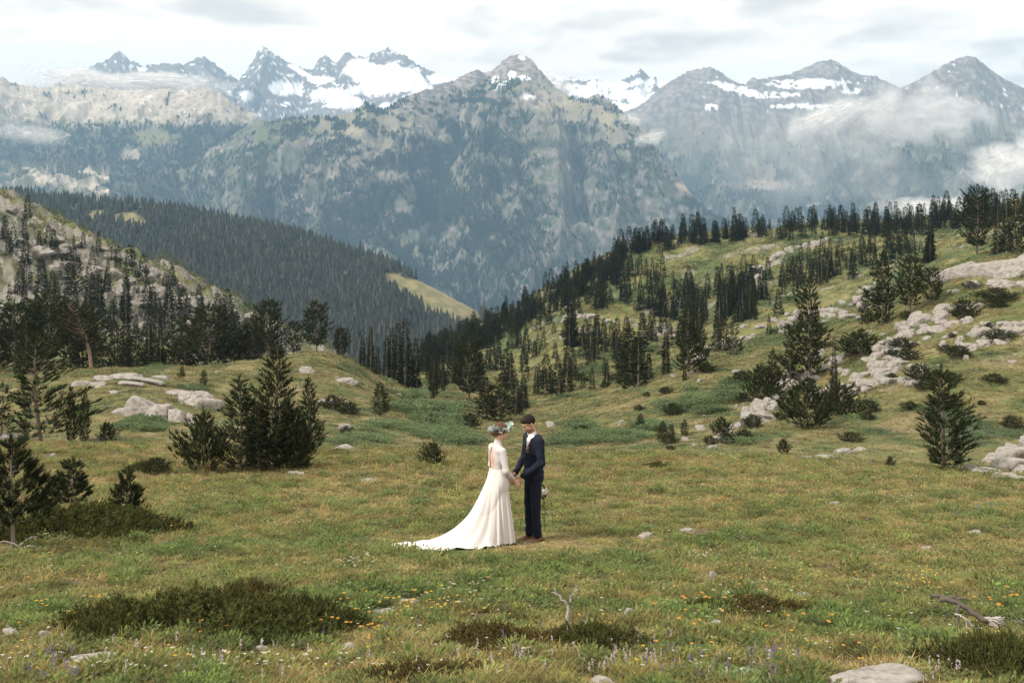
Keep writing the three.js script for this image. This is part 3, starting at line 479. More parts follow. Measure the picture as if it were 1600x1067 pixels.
function scatterSlabs(n, pts, spread, size, asp = 0.4) { // slabs strewn along a line of the hillside
  const out = [], total = pts.length - 1; for (let i = 0; i < n; i++) { const u = (i + rr()) / n * total, k = Math.min(Math.floor(u), total - 1), t = u - k, w = size * (0.45 + 0.9 * rr() * rr() + 0.3 * rr()); out.push([lerp(pts[k][0], pts[k + 1][0], t) + (rr() - 0.5) * spread[0], lerp(pts[k][1], pts[k + 1][1], t) + (rr() - 0.5) * spread[1], w, w * asp * (0.6 + 0.6 * rr()), -0.25 + 0.3 * (rr() - 0.5)]); }
  return out;
}

// ---------------------------------------------------------------- rocks of the hillsides, the knoll and the meadow
outcrop('wide pale granite slab with rounded blocks at the right edge beside the lone pine', [[1575, 735, 70, 26], [1540, 742, 52, 16], [1590, 716, 60, 26], [1555, 722, 46, 20], [1600, 742, 54, 20], [1525, 737, 34, 12], [1612, 700, 56, 24], [1582, 704, 34, 14], [1510, 741, 20, 7], [1630, 728, 60, 30], [1568, 747, 40, 12]]);
outcrop('long stepped granite ledge rising to the right below the dark firs', scatterSlabs(64, [[1365, 600], [1385, 565], [1415, 530], [1460, 505], [1520, 488]], [56, 30], 34, 0.45));
outcrop('broken slabs of pale granite across the upper right grass slope', scatterSlabs(50, [[1480, 548], [1530, 530], [1600, 515], [1640, 510]], [46, 40], 26, 0.45));
outcrop('broad smooth pale granite dome at the right edge under the tall pine', [[1590, 428, 90, 30], [1545, 428, 80, 24], [1500, 432, 60, 22], [1475, 436, 36, 16], [1620, 422, 80, 34], [1560, 446, 60, 14], [1520, 448, 40, 12], [1600, 446, 40, 12]]);
outcrop('steep granite rib with blocks between the dark bushes on the right slope', scatterSlabs(52, [[1170, 660], [1195, 640], [1225, 610], [1262, 585], [1310, 560]], [34, 26], 28, 0.55));
outcrop('pinkish granite slabs behind the slim spire on the right slope', scatterSlabs(44, [[1290, 622], [1330, 600], [1370, 596], [1415, 590], [1450, 585]], [44, 30], 28, 0.42));
outcrop('scattered granite slabs between the large fir and the massive fir', scatterSlabs(40, [[1240, 520], [1280, 500], [1320, 490], [1345, 470], [1380, 455]], [60, 26], 24, 0.5));
outcrop('low flat granite ledge in the grass left of the lone pine', [[1290, 716, 44, 9], [1260, 717, 34, 8], [1320, 708, 40, 8], [1345, 703, 30, 6], [1240, 719, 20, 6], [1275, 722, 24, 6]]);
outcrop('scattered granite blocks at the foot of the right slope', [[1070, 688, 16, 8], [1095, 672, 24, 12], [1120, 690, 26, 12], [1135, 678, 34, 13], [1150, 668, 26, 10], [1112, 702, 18, 7], [1098, 712, 14, 6], [1128, 712, 12, 6], [1085, 697, 12, 6]]);
outcrop('pink rock rib between fir bands high on the right hillside', scatterSlabs(30, [[1165, 446], [1185, 425], [1215, 408], [1245, 392], [1290, 382]], [16, 12], 17, 0.6), { from: 120 });
outcrop('grey rock steps beside the big dark fir in the middle distance', scatterSlabs(26, [[1060, 585], [1090, 568], [1120, 545], [1150, 530], [1180, 515], [1240, 490]], [26, 16], 20, 0.5));
outcrop('pale rock rim along a small grassy knoll right of the hollow', scatterSlabs(14, [[985, 540], [1010, 528], [1045, 522], [1060, 528]], [12, 8], 16, 0.5), { from: 100 });
outcrop('pale cap of rock on the grassy knoll above the groom', scatterSlabs(12, [[880, 530], [900, 520], [925, 519], [940, 524]], [10, 6], 13, 0.45), { from: 100 });
outcrop('grey broken rock on the rounded mound among firs in mid valley', scatterSlabs(16, [[868, 505], [880, 490], [930, 500], [975, 505]], [24, 10], 13, 0.6), { from: 150 });
outcrop('flat pale slabs on top of the left knoll below the leaning pine', [[195, 590, 70, 8], [160, 593, 44, 8], [225, 597, 60, 8], [250, 592, 44, 6], [130, 602, 34, 8], [205, 603, 40, 7], [150, 605, 30, 8], [178, 614, 24, 6]]);
outcrop('big rounded grey boulder with cracked face on the left knoll', [[225, 648, 62, 30], [250, 655, 66, 34], [275, 660, 46, 30], [295, 662, 20, 22], [208, 640, 40, 18], [190, 647, 40, 12]]);
outcrop('tilted flat-topped granite slab behind the young pines on the left', [[300, 630, 80, 22], [325, 638, 44, 22], [280, 620, 60, 14], [318, 622, 50, 14]]);
outcrop('dark purple-grey cliff band across the rocky left hillside', scatterSlabs(26, [[40, 395], [110, 415], [180, 450], [230, 470], [300, 505]], [40, 22], 30, 0.55), { from: 180 });
outcrop('pale broken rock along the crest of the rocky left hillside', scatterSlabs(24, [[10, 335], [80, 365], [160, 405], [240, 445], [330, 478], [420, 515]], [40, 16], 22, 0.5), { from: 180 });
outcrop('pale scree and blocks low on the rocky left hillside', scatterSlabs(22, [[20, 450], [80, 468], [150, 480], [230, 515], [330, 545]], [50, 26], 24, 0.5), { from: 180 });
rock('white rounded boulder low at the left edge behind the foreground pine', 12, 690, 62, 16, { set: boulders });
rock('small pale stone left of the young pine cluster at the meadow rim', 152, 691, 26, 9);
rock('long low pale boulder at the meadow rim right of the young pines', 538, 704, 54, 13, { set: boulders });
rock('pointed pale rock standing on the grassy knoll', 480, 583, 26, 13);
rock('long flat pale rock on the slope of the grassy knoll', 540, 599, 50, 10);
rock('pale flat stone beside a dark low shrub on the knoll slope', 508, 630, 40, 12);
rock('grey dome-shaped stone on the knoll slope above the rim boulder', 537, 671, 22, 12);
rock('white angular boulder in the hollow right behind the groom', 861, 667, 24, 13);
rock('white stone among the young pines at the right side of the cluster', 486, 656, 12, 10);
rock('small grey stone half hidden in grass at the left of the meadow', 82, 717, 16, 10);
rock('flat pinkish stone in the meadow left of the bride', 574, 752, 34, 5);
rock('flat reddish stone among yellow flowers right of the big juniper mat', 597, 960, 52, 10);
rock('pinkish flat stone behind the reddish stone below the train', 642, 944, 40, 11);
rock('pale stone rising out of the back of the big juniper mat', 318, 947, 40, 12);
rock('flat pale stone at the left behind the big juniper mat', 100, 931, 32, 7);
rock('small round stone at the left beside the flat pale stone', 68, 938, 16, 7);
rock('grey round stone at the left edge in the foreground', 16, 996, 44, 20);
rock('grey oval stone left of the big juniper mat in the foreground', 74, 1000, 30, 18);
rock('rounded grey stone in front of the right end of the juniper mat', 545, 1016, 50, 16, { set: boulders });
rock('pale angular stone in flowers before the juniper mat', 405, 1024, 52, 14);
rock('long low stone among white flowers at the bottom left', 145, 1034, 90, 14);
rock('pale upright grey stone right of the dead branched sapling', 988, 966, 26, 20);
rock('tan stone in front of the middle strip of juniper on the right', 1118, 982, 46, 14);
rock('flat tan stone behind the middle strip of juniper on the right', 1250, 935, 40, 10);
rock('grey stone in the trampled grass right of the groom', 1010, 842, 36, 12);
rock('thin pale stone lying right of the grey stone near the groom', 1074, 832, 34, 8);
rock('pale rounded stone cut by the bottom edge in the middle', 935, 1072, 80, 18, { set: boulders });
rock('low pale stone with purple flowers near the bottom edge', 1162, 1058, 90, 14);
rock('broad flat weathered slab at the bottom edge right of the middle', 1365, 1068, 150, 26, { set: slabs, v: 0.3 });
rock('thin flat stone sunk in grass left of the dead wood', 1385, 1002, 44, 6);
rock('small stone beside the dead wood at the right edge', 1590, 976, 24, 8);
rock('grey stone among grass far right in the meadow', 1525, 836, 34, 8);
rock('small dark stone in the meadow below the lone pine', 1303, 791, 18, 9);
rock('small pale stone in the grass behind the groom to the right', 1116, 900, 14, 9);
rock('flat stone showing in grass by the pale stone right of the groom', 1040, 918, 28, 8);
const stones = [1, 2, 3].map((s) => rockGeo(s * 5 + 3, 4, { flat: 0.6, cuts: 8 }));
{ const q = rngOf(78); for (let i = 0; i < 64; i++) { const px = 1600 * q(), row = 740 + 320 * q(), w = 8 + 16 * q() * q(); if (Math.abs(px - 770) < 190 && row > 780 && row < 900) continue; rock('small flat grey stone sunk in the meadow grass', px, row, w, w * 0.4, { group: 'small flat stones sunk in the meadow', name: 'loose_stone', category: 'stone', set: stones }); } }
{ const q = rngOf(77), L = 'pale loose stone lying in the grass of the right hillside'; const pts = [];
  for (let i = 0; i < 90; i++) { const px = 880 + 720 * Math.pow(q(), 0.8), base = lerp(690, 470, sstep(900, 1600, px)), row = base + (q() - 0.35) * 150; if (row < 705 && row > 440) pts.push([px, row, 5 + 14 * q() * q()]); }
  for (const [px, row, w] of pts) rock(L, px, row, w, w * (0.4 + 0.3 * q()), { group: 'loose pale stones on the right hillside', name: 'loose_stone', category: 'stone', set: stones });
  for (let i = 0; i < 26; i++) { const px = 300 + 330 * q(), row = 575 + 110 * q(), w = 5 + 9 * q() * q(); rock('small pale stone lying on the grassy left knoll', px, row, w, w * 0.5, { group: 'small pale stones on the left knoll', name: 'loose_stone', category: 'stone', set: stones }); } }

// ---------------------------------------------------------------- trees told apart
const T = (k, v, n, l, c, px, b, t, o) => treePx(k, v, n, l, c, px, b, t, o);
T('open', 0, 'pine_tree', 'pine with bare lower branches cut by the left edge in the foreground', 'pine', 18, 862, 690, { turn: 0.4, wide: 1.0 });
T('open', 1, 'pine_tree', 'small round-headed pine standing in the juniper at the left', 'pine', 112, 812, 720, { turn: 2.0, wide: 1.25 });
T('open', 0, 'pine_tree', 'thin young pine with a forked top in the juniper at the left', 'pine', 200, 822, 736, { turn: 2.6, wide: 0.95 });
T('young', 0, 'pine_tree', 'tallest dark young pine of the cluster at the left meadow rim', 'pine', 432, 735, 540, { wide: 1.0 });
T('young', 1, 'pine_tree', 'open young pine with a pale trunk at the left of the cluster', 'pine', 374, 737, 590, { turn: 1, wide: 1.25 });
T('young', 2, 'pine_tree', 'slim young pine at the right end of the cluster', 'pine', 482, 712, 590, { turn: 2, wide: 0.85 });
T('bush', 0, 'pine_tree', 'low bushy pine at the left end of the cluster', 'pine', 318, 737, 648, { turn: 0.5, wide: 0.6 });
T('bush', 1, 'pine_tree', 'low bushy pine in front of the tallest young pine', 'pine', 450, 736, 640, { turn: 1.9, wide: 0.48 });
T('young', 1, 'pine_tree', 'short pine between the tallest pine and the pale-trunked pine', 'pine', 403, 737, 630, { turn: 3.4, wide: 1.3 });
T('young', 2, 'pine_tree', 'short leafy pine in front of the slim pine of the cluster', 'pine', 470, 733, 655, { turn: 4.4, wide: 1.35 });
T('bush', 0, 'pine_shrub', 'very low pine shrub in the meadow left of the young cluster', 'pine shrub', 240, 740, 716, { turn: 3, wide: 1.3 });
T('bush', 1, 'pine_shrub', 'small pine bush at the meadow rim just left of the bride', 'pine shrub', 677, 727, 692, { turn: 4, wide: 0.75 });
T('young', 1, 'pine_tree', 'lone small bushy pine on the slope left of the bride', 'pine', 593, 650, 598, { turn: 2, wide: 1.5 });
T('ragged', 0, 'pine_tree', 'large ragged pine with sparse limbs behind the left meadow rim', 'pine', 58, 694, 528, { turn: 0.8, wide: 1.35 });
T('ragged', 1, 'pine_tree', 'ragged pine half cut by the left edge behind the boulder', 'pine', 2, 690, 600, { turn: 2.8, wide: 1.2 });
T('young', 0, 'pine_tree', 'slender small pine left of the pair near the left rim', 'pine', 110, 692, 602, { turn: 3.3, wide: 0.55 });
T('young', 2, 'pine_tree', 'slender small pine right of the pair near the left rim', 'pine', 132, 692, 610, { turn: 4.8, wide: 0.6 });
T('bush', 1, 'pine_shrub', 'dark low shrub right of the slender pair at the left rim', 'pine shrub', 165, 692, 660, { turn: 0.8, wide: 0.6 });
T('leaning', 0, 'pine_tree', 'old pine with a bare leaning reddish trunk on the left knoll', 'pine', 143, 590, 470, { turn: 0, wide: 1.0, D: 80 });
const band = [['round', 0, 75, 455, 90, 'broad dark pine behind the leaning pine'], ['round', 1, 22, 472, 88, 'dark rounded pine second from the left edge'], ['broad', 0, -8, 458, 92, 'tall dark pine cut by the left edge'], ['broad', 1, 108, 478, 94, 'dense dark pine left of the leaning trunk'], ['broad', 0, 178, 500, 92, 'dark pine right of the leaning trunk'], ['spire', 0, 196, 468, 105, 'pointed fir rising above the left pine band'], ['broad', 1, 212, 508, 95, 'bushy dark fir left of the centre of the left band'], ['spire', 1, 232, 492, 100, 'slim fir in the gap of the left pine band'], ['spire', 2, 250, 512, 96, 'short fir in the left pine band'], ['round', 2, 326, 476, 96, 'widest domed dark pine of the left band', 1.5], ['broad', 0, 288, 500, 100, 'dark fir left of the widest domed pine'], ['broad', 1, 366, 505, 98, 'dark pine right of the widest domed pine'], ['round', 1, 418, 468, 92, 'tall dark pine with a bare trunk left of the knoll crest', 0.85], ['round', 0, 394, 500, 96, 'thin-trunked pine behind the knoll crest', 0.7], ['round', 2, 458, 502, 93, 'low round pine between two tall pines on the knoll crest'], ['round', 0, 494, 470, 90, 'round-headed pine at the top of the grassy knoll', 0.95], ['round', 1, 532, 512, 92, 'smaller pine at the right end of the knoll crest', 0.9], ['broad', 1, 40, 500, 84, 'low dark pine in front of the left band'], ['broad', 0, 150, 520, 90, 'shaded pine behind the leaning trunk', 1.1], ['spire', 0, 345, 482, 110, 'pointed fir behind the widest domed pine'], ['broad', 1, 62, 478, 108, 'tall dark pine in the back row of the left band', 1.2], ['round', 1, 128, 482, 112, 'shaded domed pine far back in the left band', 1.1], ['broad', 0, 236, 520, 112, 'squat dark fir far back in the left band', 1.4], ['broad', 1, 268, 505, 108, 'tall shaded fir left of the widest domed pine', 1.2], ['broad', 0, 308, 492, 112, 'dark fir behind the widest domed pine on its left', 1.2], ['broad', 1, 386, 515, 112, 'low dark fir far back near the knoll', 1.3], ['broad', 0, -30, 480, 86, 'dark pine cut by the left edge in front of the band', 1.2]];
band.forEach(([k, v, px, top, D, l, wide], i) => T(k, v, k === 'spire' ? 'fir_tree' : 'pine_tree', l, k === 'spire' ? 'fir' : 'pine', px, 0, top, { D, turn: i * 1.3, wide: wide ?? 1 }));
const spires = [[566, 520, 98, 'short spire fir at the left of the spire group'], [579, 507, 96, 'spire fir with a pale leader left of the tall group'], [604, 520, 108, 'spire fir behind the tall group'], [612, 508, 104, 'tall spire fir, left of the tight group'], [622, 500, 103, 'tall spire fir in the middle of the tight group'], [633, 492, 102, 'tallest spire fir of the tight group'], [650, 524, 103, 'spire fir at the right of the tight group'], [590, 540, 97, 'small spire fir at the foot of the grassy knoll'], [641, 530, 112, 'spire fir behind the tallest of the tight group']];
spires.forEach(([px, top, D, l], i) => T('spire', i % 3, 'fir_tree', l, 'fir', px, 0, top, { D, turn: i, wide: 0.95 }));
const mid = [['round', 0, 733, 632, 522, 'large old pine standing in the hollow left of the bride', 0.85], ['broad', 0, 760, 655, 588, 'dark pine behind the bride on her left side', 1.25], ['broad', 1, 783, 657, 582, 'dark pine directly behind the bride and groom', 1.3], ['spire', 2, 806, 650, 588, 'dark fir just left of the groom’s head', 1.7], ['spire', 0, 818, 640, 582, 'slim fir behind the groom’s head', 1.6], ['young', 0, 677, 620, 575, 'small fir in the hollow left of the old pine', 1], ['spire', 1, 692, 612, 578, 'slim small fir beside the old pine', 1], ['spire', 2, 896, 590, 545, 'plump fir of a pair on the grass slope', 1.6], ['spire', 1, 884, 590, 552, 'thin fir of a pair on the grass slope', 1.2], ['spire', 0, 862, 616, 575, 'fir at the left of a small row below the pair'], ['spire', 2, 838, 618, 570, 'fir at the edge of the dark clump in the hollow'], ['broad', 0, 1076, 585, 470, 'big dark fir in the middle of the right slope', 0.75], ['spire', 0, 1041, 585, 508, 'narrow fir left of the big dark fir'], ['broad', 1, 1097, 582, 505, 'dark fir touching the big dark fir on its right', 0.6], ['spire', 1, 1070, 596, 560, 'small fir at the foot of the big dark fir'], ['ragged', 0, 1147, 560, 498, 'sparse ragged pine right of the big dark fir', 0.8], ['broad', 0, 1266, 592, 432, 'large dark fir above the granite rib', 0.8], ['broad', 1, 1235, 600, 515, 'dark fir at the lower left of the large fir', 0.75], ['broad', 0, 1208, 620, 545, 'bushy dark fir at the head of the lower rocks', 0.85], ['spire', 0, 1304, 640, 538, 'slim dark spire in front of the pinkish slabs', 0.8], ['bush', 0, 1262, 668, 596, 'wide dark bush pine left of the slim spire', 0.85], ['bush', 1, 1312, 650, 600, 'dark bush pine under the slim spire', 0.9], ['bush', 1, 1190, 625, 572, 'dark bush left of the granite rib', 0.8], ['broad', 1, 1380, 508, 394, 'massive dark fir left of the pair high on the right slope', 0.85], ['round', 1, 1424, 492, 400, 'dark pine right of the massive fir', 0.85], ['round', 2, 1458, 478, 418, 'low spreading dark pine under the granite dome', 1.1], ['broad', 0, 1352, 510, 452, 'short fir leaning on the massive fir', 0.8], ['round', 0, 1528, 402, 290, 'tall dense pine on the skyline at the right', 0.8], ['broad', 1, 1588, 400, 300, 'dark pine on the skyline at the right edge', 0.7], ['spire', 1, 1560, 400, 318, 'thin fir between two skyline pines'], ['spire', 0, 1574, 396, 305, 'pointed fir by the skyline pine at the right edge'], ['young', 0, 1474, 731, 574, 'lone dense young pine standing at the right meadow rim', 1.25], ['young', 1, 1070, 682, 655, 'small dark pine on the lower right slope', 1.3], ['young', 2, 1001, 672, 646, 'small dark pine left of the lower right rocks', 1.5], ['young', 0, 1036, 688, 658, 'plump small pine on the lower right slope', 1.5], ['young', 2, 1050, 687, 662, 'little pine next to the plump small pine', 1.2], ['bush', 0, 1128, 682, 652, 'dark bush among the scattered blocks', 0.7], ['bush', 1, 1224, 710, 686, 'small upright bush above the low flat ledge', 0.6], ['bush', 0, 1391, 732, 714, 'little dark bush left of the lone young pine', 0.6], ['bush', 1, 1500, 560, 540, 'low dark shrub on the upper right grass slope', 1.6], ['bush', 0, 1440, 600, 570, 'dark shrub above the lone young pine', 1.2], ['bush', 1, 1345, 555, 520, 'olive shrub below the massive fir', 1.5], ['bush', 0, 1560, 470, 450, 'low olive shrub below the granite dome', 2.2], ['bush', 1, 1505, 500, 468, 'rounded dark shrub on the ledge below the granite dome', 1], ['bush', 0, 518, 640, 618, 'low dark shrub behind the pale flat stone on the knoll', 1.2], ['bush', 1, 546, 648, 628, 'low dark shrub on the knoll slope right of the pale stone', 1.2], ['bush', 0, 540, 680, 666, 'tiny dark shrub below the dome-shaped stone', 1.1], ['bush', 0, 1410, 548, 528, 'low dark shrub on the stepped ledge', 1.5], ['bush', 1, 1480, 640, 618, 'dark shrub in the grass above the lone young pine', 1.6], ['bush', 0, 1556, 600, 584, 'low dark shrub in the grass at the far right', 1.8], ['bush', 1, 1580, 668, 650, 'rounded dark shrub above the right edge slab', 1.3], ['bush', 0, 1175, 668, 648, 'dark shrub right of the scattered blocks', 1.1], ['bush', 1, 1160, 600, 580, 'small dark shrub on the green slope', 1.3], ['bush', 0, 1330, 690, 676, 'flat dark shrub left of the lone young pine', 1.9], ['bush', 1, 735, 668, 648, 'low dark shrub left of the bride’s head', 1.2], ['young', 2, 284, 592, 572, 'tiny pine on the left knoll', 1.4], ['young', 1, 318, 604, 578, 'tiny twin-topped pine on the left knoll', 1.4]];
mid.forEach(([k, v, px, b, t, l, wide], i) => T(k, v, k === 'spire' ? 'fir_tree' : k === 'bush' ? 'pine_shrub' : 'pine_tree', l, k === 'spire' ? 'fir' : k === 'bush' ? 'pine shrub' : 'pine', px, b, t, { turn: i * 0.9, wide: wide ?? 1 }));

{ const q = rngOf(515); let n = 0; // low shrubs scattered over the right hillside
  for (let i = 0; i < 130 && n < 60; i++) { const px = 900 + 700 * q(), base = lerp(650, 540, sstep(900, 1600, px)), row = base + (q() - 0.5) * 190; if (row > 708 || row < 425 || N2b(px / 60, row / 30) < -0.1) continue; const w = 9 + 16 * q(); n++; treePx('bush', i % 2, 'pine_shrub', 'low dark shrub scattered on the open grass of the right hillside', 'pine shrub', px, row, row - w * (0.45 + 0.4 * q()), { turn: q() * 6, wide: 1.1 + 0.7 * q(), group: 'low shrubs on the right hillside' }); } }
{ // firs of the hillsides: the largest 250 one by one, the rest as one wood
  const q = rngOf(909), pool = [];
  const zone = (n, poly, h, z, from = 95, gap = 0) => { // poly: [px, rowTop, rowBottom]
    for (let i = 0; i < n; i++) { const u = q() * (poly.length - 1), k = Math.min(Math.floor(u), poly.length - 2), t = u - k, px = lerp(poly[k][0], poly[k + 1][0], t), row = lerp(lerp(poly[k][1], poly[k + 1][1], t), lerp(poly[k][2], poly[k + 1][2], t), q());
      if (N2b(px / 26, row / 14) < gap && q() < 0.9) continue;
      const at = spot(px, row, from); if (at.D > 505) continue; pool.push({ at, h: h * (0.35 + 0.9 * q()), z, size: h / at.D }); } };
  zone(520, [[960, 398, 420], [1000, 384, 405], [1080, 365, 385], [1200, 358, 378], [1300, 352, 372], [1400, 350, 372], [1500, 334, 362], [1620, 318, 350]], 7.4, 0);
  zone(430, [[660, 552, 585], [720, 532, 560], [780, 498, 540], [840, 462, 505], [900, 432, 470], [970, 402, 450]], 6.3, 1, 95, -0.45);
  zone(340, [[880, 440, 500], [960, 415, 480], [1040, 440, 500], [1120, 455, 515], [1180, 450, 500]], 6, 2, 95, -0.2);
  zone(46, [[960, 560, 620], [1040, 520, 580], [1120, 490, 560], [1200, 470, 540], [1300, 440, 520]], 4.2, 3, 70, -0.3);
  zone(60, [[660, 560, 600], [740, 545, 590], [860, 500, 560]], 4.2, 4, 110, -0.15);
  zone(190, [[1120, 440, 500], [1200, 420, 470], [1280, 400, 455], [1360, 392, 430], [1460, 380, 410]], 6, 5);
  zone(84, [[860, 520, 575], [920, 535, 570], [980, 520, 560], [1040, 520, 545], [1100, 515, 540]], 5.5, 6);
  zone(46, [[820, 590, 635], [860, 585, 625], [930, 570, 610], [1000, 575, 605]], 3.6, 7, 80);
  zone(60, [[670, 590, 625], [720, 580, 620], [780, 560, 620], [830, 560, 610]], 4.2, 8, 88);
  zone(76, [[0, 330, 420], [80, 365, 440], [160, 400, 470], [240, 430, 500], [330, 470, 545]], 7, 9, 200);
  zone(84, [[130, 470, 520], [220, 480, 540], [300, 495, 550], [380, 510, 560], [450, 540, 575]], 8, 10, 200);
  zone(44, [[10, 440, 520], [80, 450, 540], [160, 470, 550]], 8, 11, 180);
  pool.sort((a, b) => b.size - a.size);
  const NM = [['in the band along the right skyline ridge', 'on the right skyline ridge'], ['on the wooded edge where the right hillside drops to the valley', 'on the valley edge of the right hillside'], ['around the grassy knolls in the middle of the right hillside', 'around the knolls of the right hillside'], ['beside the grey rock steps on the right hillside', 'beside the grey rock steps'], ['low in the valley mouth beyond the old pine', 'in the valley mouth'], ['among pink rock on the upper right hillside', 'among the pink rock of the upper right hillside'], ['on the pale-capped grassy knoll above the groom', 'on the pale-capped knoll'], ['in the small rows on the grass above the groom', 'in small rows above the groom'], ['in the clump filling the hollow behind the couple', 'in the hollow behind the couple'], ['high on the rocky left hillside', 'high on the rocky left hillside'], ['at the foot of the rocky left hillside behind the pine band', 'at the foot of the rocky left hillside'], ['at the left end of the rocky left hillside', 'at the left end of the rocky hillside']];
  const rest = protoOf.low.map(() => []);
  pool.forEach((d, i) => {
    const v = Math.floor(q() * 4), w = 0.75 + 0.6 * q();
    if (i < 262) { tree('low', v, 'fir_tree', (w < 1 ? 'slender dark fir ' : 'broad dark fir ') + NM[d.z][0], 'fir', d.at, d.h, { turn: q() * 6, wide: w, group: (w < 1 ? 'slender firs ' : 'broad firs ') + NM[d.z][1] }); }
    else rest[v].push({ p: [d.at.x, d.at.y - 0.1, -d.at.D], turn: q() * 6, s: [d.h / 8 * w, d.h / 8, d.h / 8 * w] });
  });
  rest.forEach((l, v) => l.length && instances('fir_woods', protoOf.low[v].crown, firMats[v], l, ['distant small firs filling the woods of both hillsides', 'distant slimmer firs filling the woods of both hillsides', 'distant wider firs filling the woods of both hillsides', 'distant widest firs filling the woods of both hillsides'][v], 'forest'));
}

// ---------------------------------------------------------------- people
function netMesh(f, lo, hi, cell) { // surface nets of a distance field
  const nx = Math.ceil((hi[0] - lo[0]) / cell) + 1, ny = Math.ceil((hi[1] - lo[1]) / cell) + 1, nz = Math.ceil((hi[2] - lo[2]) / cell) + 1, V = new Float32Array(nx * ny * nz), id = new Int32Array(nx * ny * nz).fill(-1), P = [], I = [];
  const at = (i, j, k) => i + nx * (j + ny * k);
  for (let k = 0; k < nz; k++) for (let j = 0; j < ny; j++) for (let i = 0; i < nx; i++) V[at(i, j, k)] = f([lo[0] + i * cell, lo[1] + j * cell, lo[2] + k * cell]);
  for (let k = 0; k < nz - 1; k++) for (let j = 0; j < ny - 1; j++) for (let i = 0; i < nx - 1; i++) {
    let c = 0, s = [0, 0, 0], mask = 0; const v = [];
    for (let m = 0; m < 8; m++) { v.push(V[at(i + (m & 1), j + ((m >> 1) & 1), k + (m >> 2))]); if (v[m] < 0) mask |= 1 << m; }
    if (mask === 0 || mask === 255) continue;
    for (const [a, b] of EDGES) if ((v[a] < 0) !== (v[b] < 0)) { const t = v[a] / (v[a] - v[b]); for (let d = 0; d < 3; d++) { const A = (a >> d) & 1, B = (b >> d) & 1; s[d] += A + (B - A) * t; } c++; }
    id[at(i, j, k)] = P.length / 3; P.push(lo[0] + (i + s[0] / c) * cell, lo[1] + (j + s[1] / c) * cell, lo[2] + (k + s[2] / c) * cell);
  }
  const quad = (a, b, c, d, flip) => { if (a < 0 || b < 0 || c < 0 || d < 0) return; if (flip) I.push(a, c, b, a, d, c); else I.push(a, b, c, a, c, d); };
  for (let k = 1; k < nz - 1; k++) for (let j = 1; j < ny - 1; j++) for (let i = 1; i < nx - 1; i++) {
    const v = V[at(i, j, k)] < 0;
    if (v !== V[at(i + 1, j, k)] < 0) quad(id[at(i, j - 1, k - 1)], id[at(i, j, k - 1)], id[at(i, j, k)], id[at(i, j - 1, k)], !v);
    if (v !== V[at(i, j + 1, k)] < 0) quad(id[at(i - 1, j, k - 1)], id[at(i - 1, j, k)], id[at(i, j, k)], id[at(i, j, k - 1)], !v);
    if (v !== V[at(i, j, k + 1)] < 0) quad(id[at(i - 1, j - 1, k)], id[at(i, j - 1, k)], id[at(i, j, k)], id[at(i - 1, j, k)], !v);
  }
  const g = new THREE.BufferGeometry(), n = P.length / 3, N = new Float32Array(n * 3), e = cell * 0.5;
  for (let i = 0; i < n; i++) { const p = [P[i * 3], P[i * 3 + 1], P[i * 3 + 2]], q = norm([f([p[0] + e, p[1], p[2]]) - f([p[0] - e, p[1], p[2]]), f([p[0], p[1] + e, p[2]]) - f([p[0], p[1] - e, p[2]]), f([p[0], p[1], p[2] + e]) - f([p[0], p[1], p[2] - e])]); N.set(q, i * 3); }
  g.setAttribute('position', new THREE.Float32BufferAttribute(P, 3)); g.setAttribute('normal', new THREE.BufferAttribute(N, 3)); g.setIndex(I); return g;
}
var EDGES = [[0, 1], [2, 3], [4, 5], [6, 7], [0, 2], [1, 3], [4, 6], [5, 7], [0, 4], [1, 5], [2, 6], [3, 7]];
const cap = (a, b, ra, rb = ra) => { const d = add(b, a, -1), l2 = d[0] * d[0] + d[1] * d[1] + d[2] * d[2] || 1e-9; return (p) => { const x = p[0] - a[0], y = p[1] - a[1], z = p[2] - a[2], t = clamp((x * d[0] + y * d[1] + z * d[2]) / l2); return Math.hypot(x - d[0] * t, y - d[1] * t, z - d[2] * t) - (ra + (rb - ra) * t); }; };
const ell = (c, r) => { const m = Math.min(...r); return (p) => { const x = (p[0] - c[0]) / r[0], y = (p[1] - c[1]) / r[1], z = (p[2] - c[2]) / r[2], k = Math.hypot(x, y, z), k2 = Math.hypot(x / r[0], y / r[1], z / r[2]); return k2 < 1e-6 ? -m : k * (k - 1) / k2; }; };
const smin = (a, b, k) => { const h = clamp(0.5 + 0.5 * (b - a) / k); return b + (a - b) * h - k * h * (1 - h); };
const union = (list, k) => (p) => { let d = list[0](p); for (let i = 1; i < list.length; i++) d = smin(d, list[i](p), k); return d; };
const tiltZ = (c, a) => { const co = Math.cos(a), si = Math.sin(a); return { to: (p) => { const x = p[0] - c[0], y = p[1] - c[1]; return [x * co + y * si, -x * si + y * co, p[2] - c[2]]; }, from: (p) => [c[0] + p[0] * co - p[1] * si, c[1] + p[0] * si + p[1] * co, c[2] + p[2]] }; };
function paint(g, fn) { const P = g.attributes.position, C = new Float32Array(P.count * 3); for (let i = 0; i < P.count; i++) C.set(fn([P.getX(i), P.getY(i), P.getZ(i)]), i * 3); g.setAttribute('color', new THREE.BufferAttribute(C, 3)); return g; }
const bare = (g) => { g.deleteAttribute('uv'); return g; };
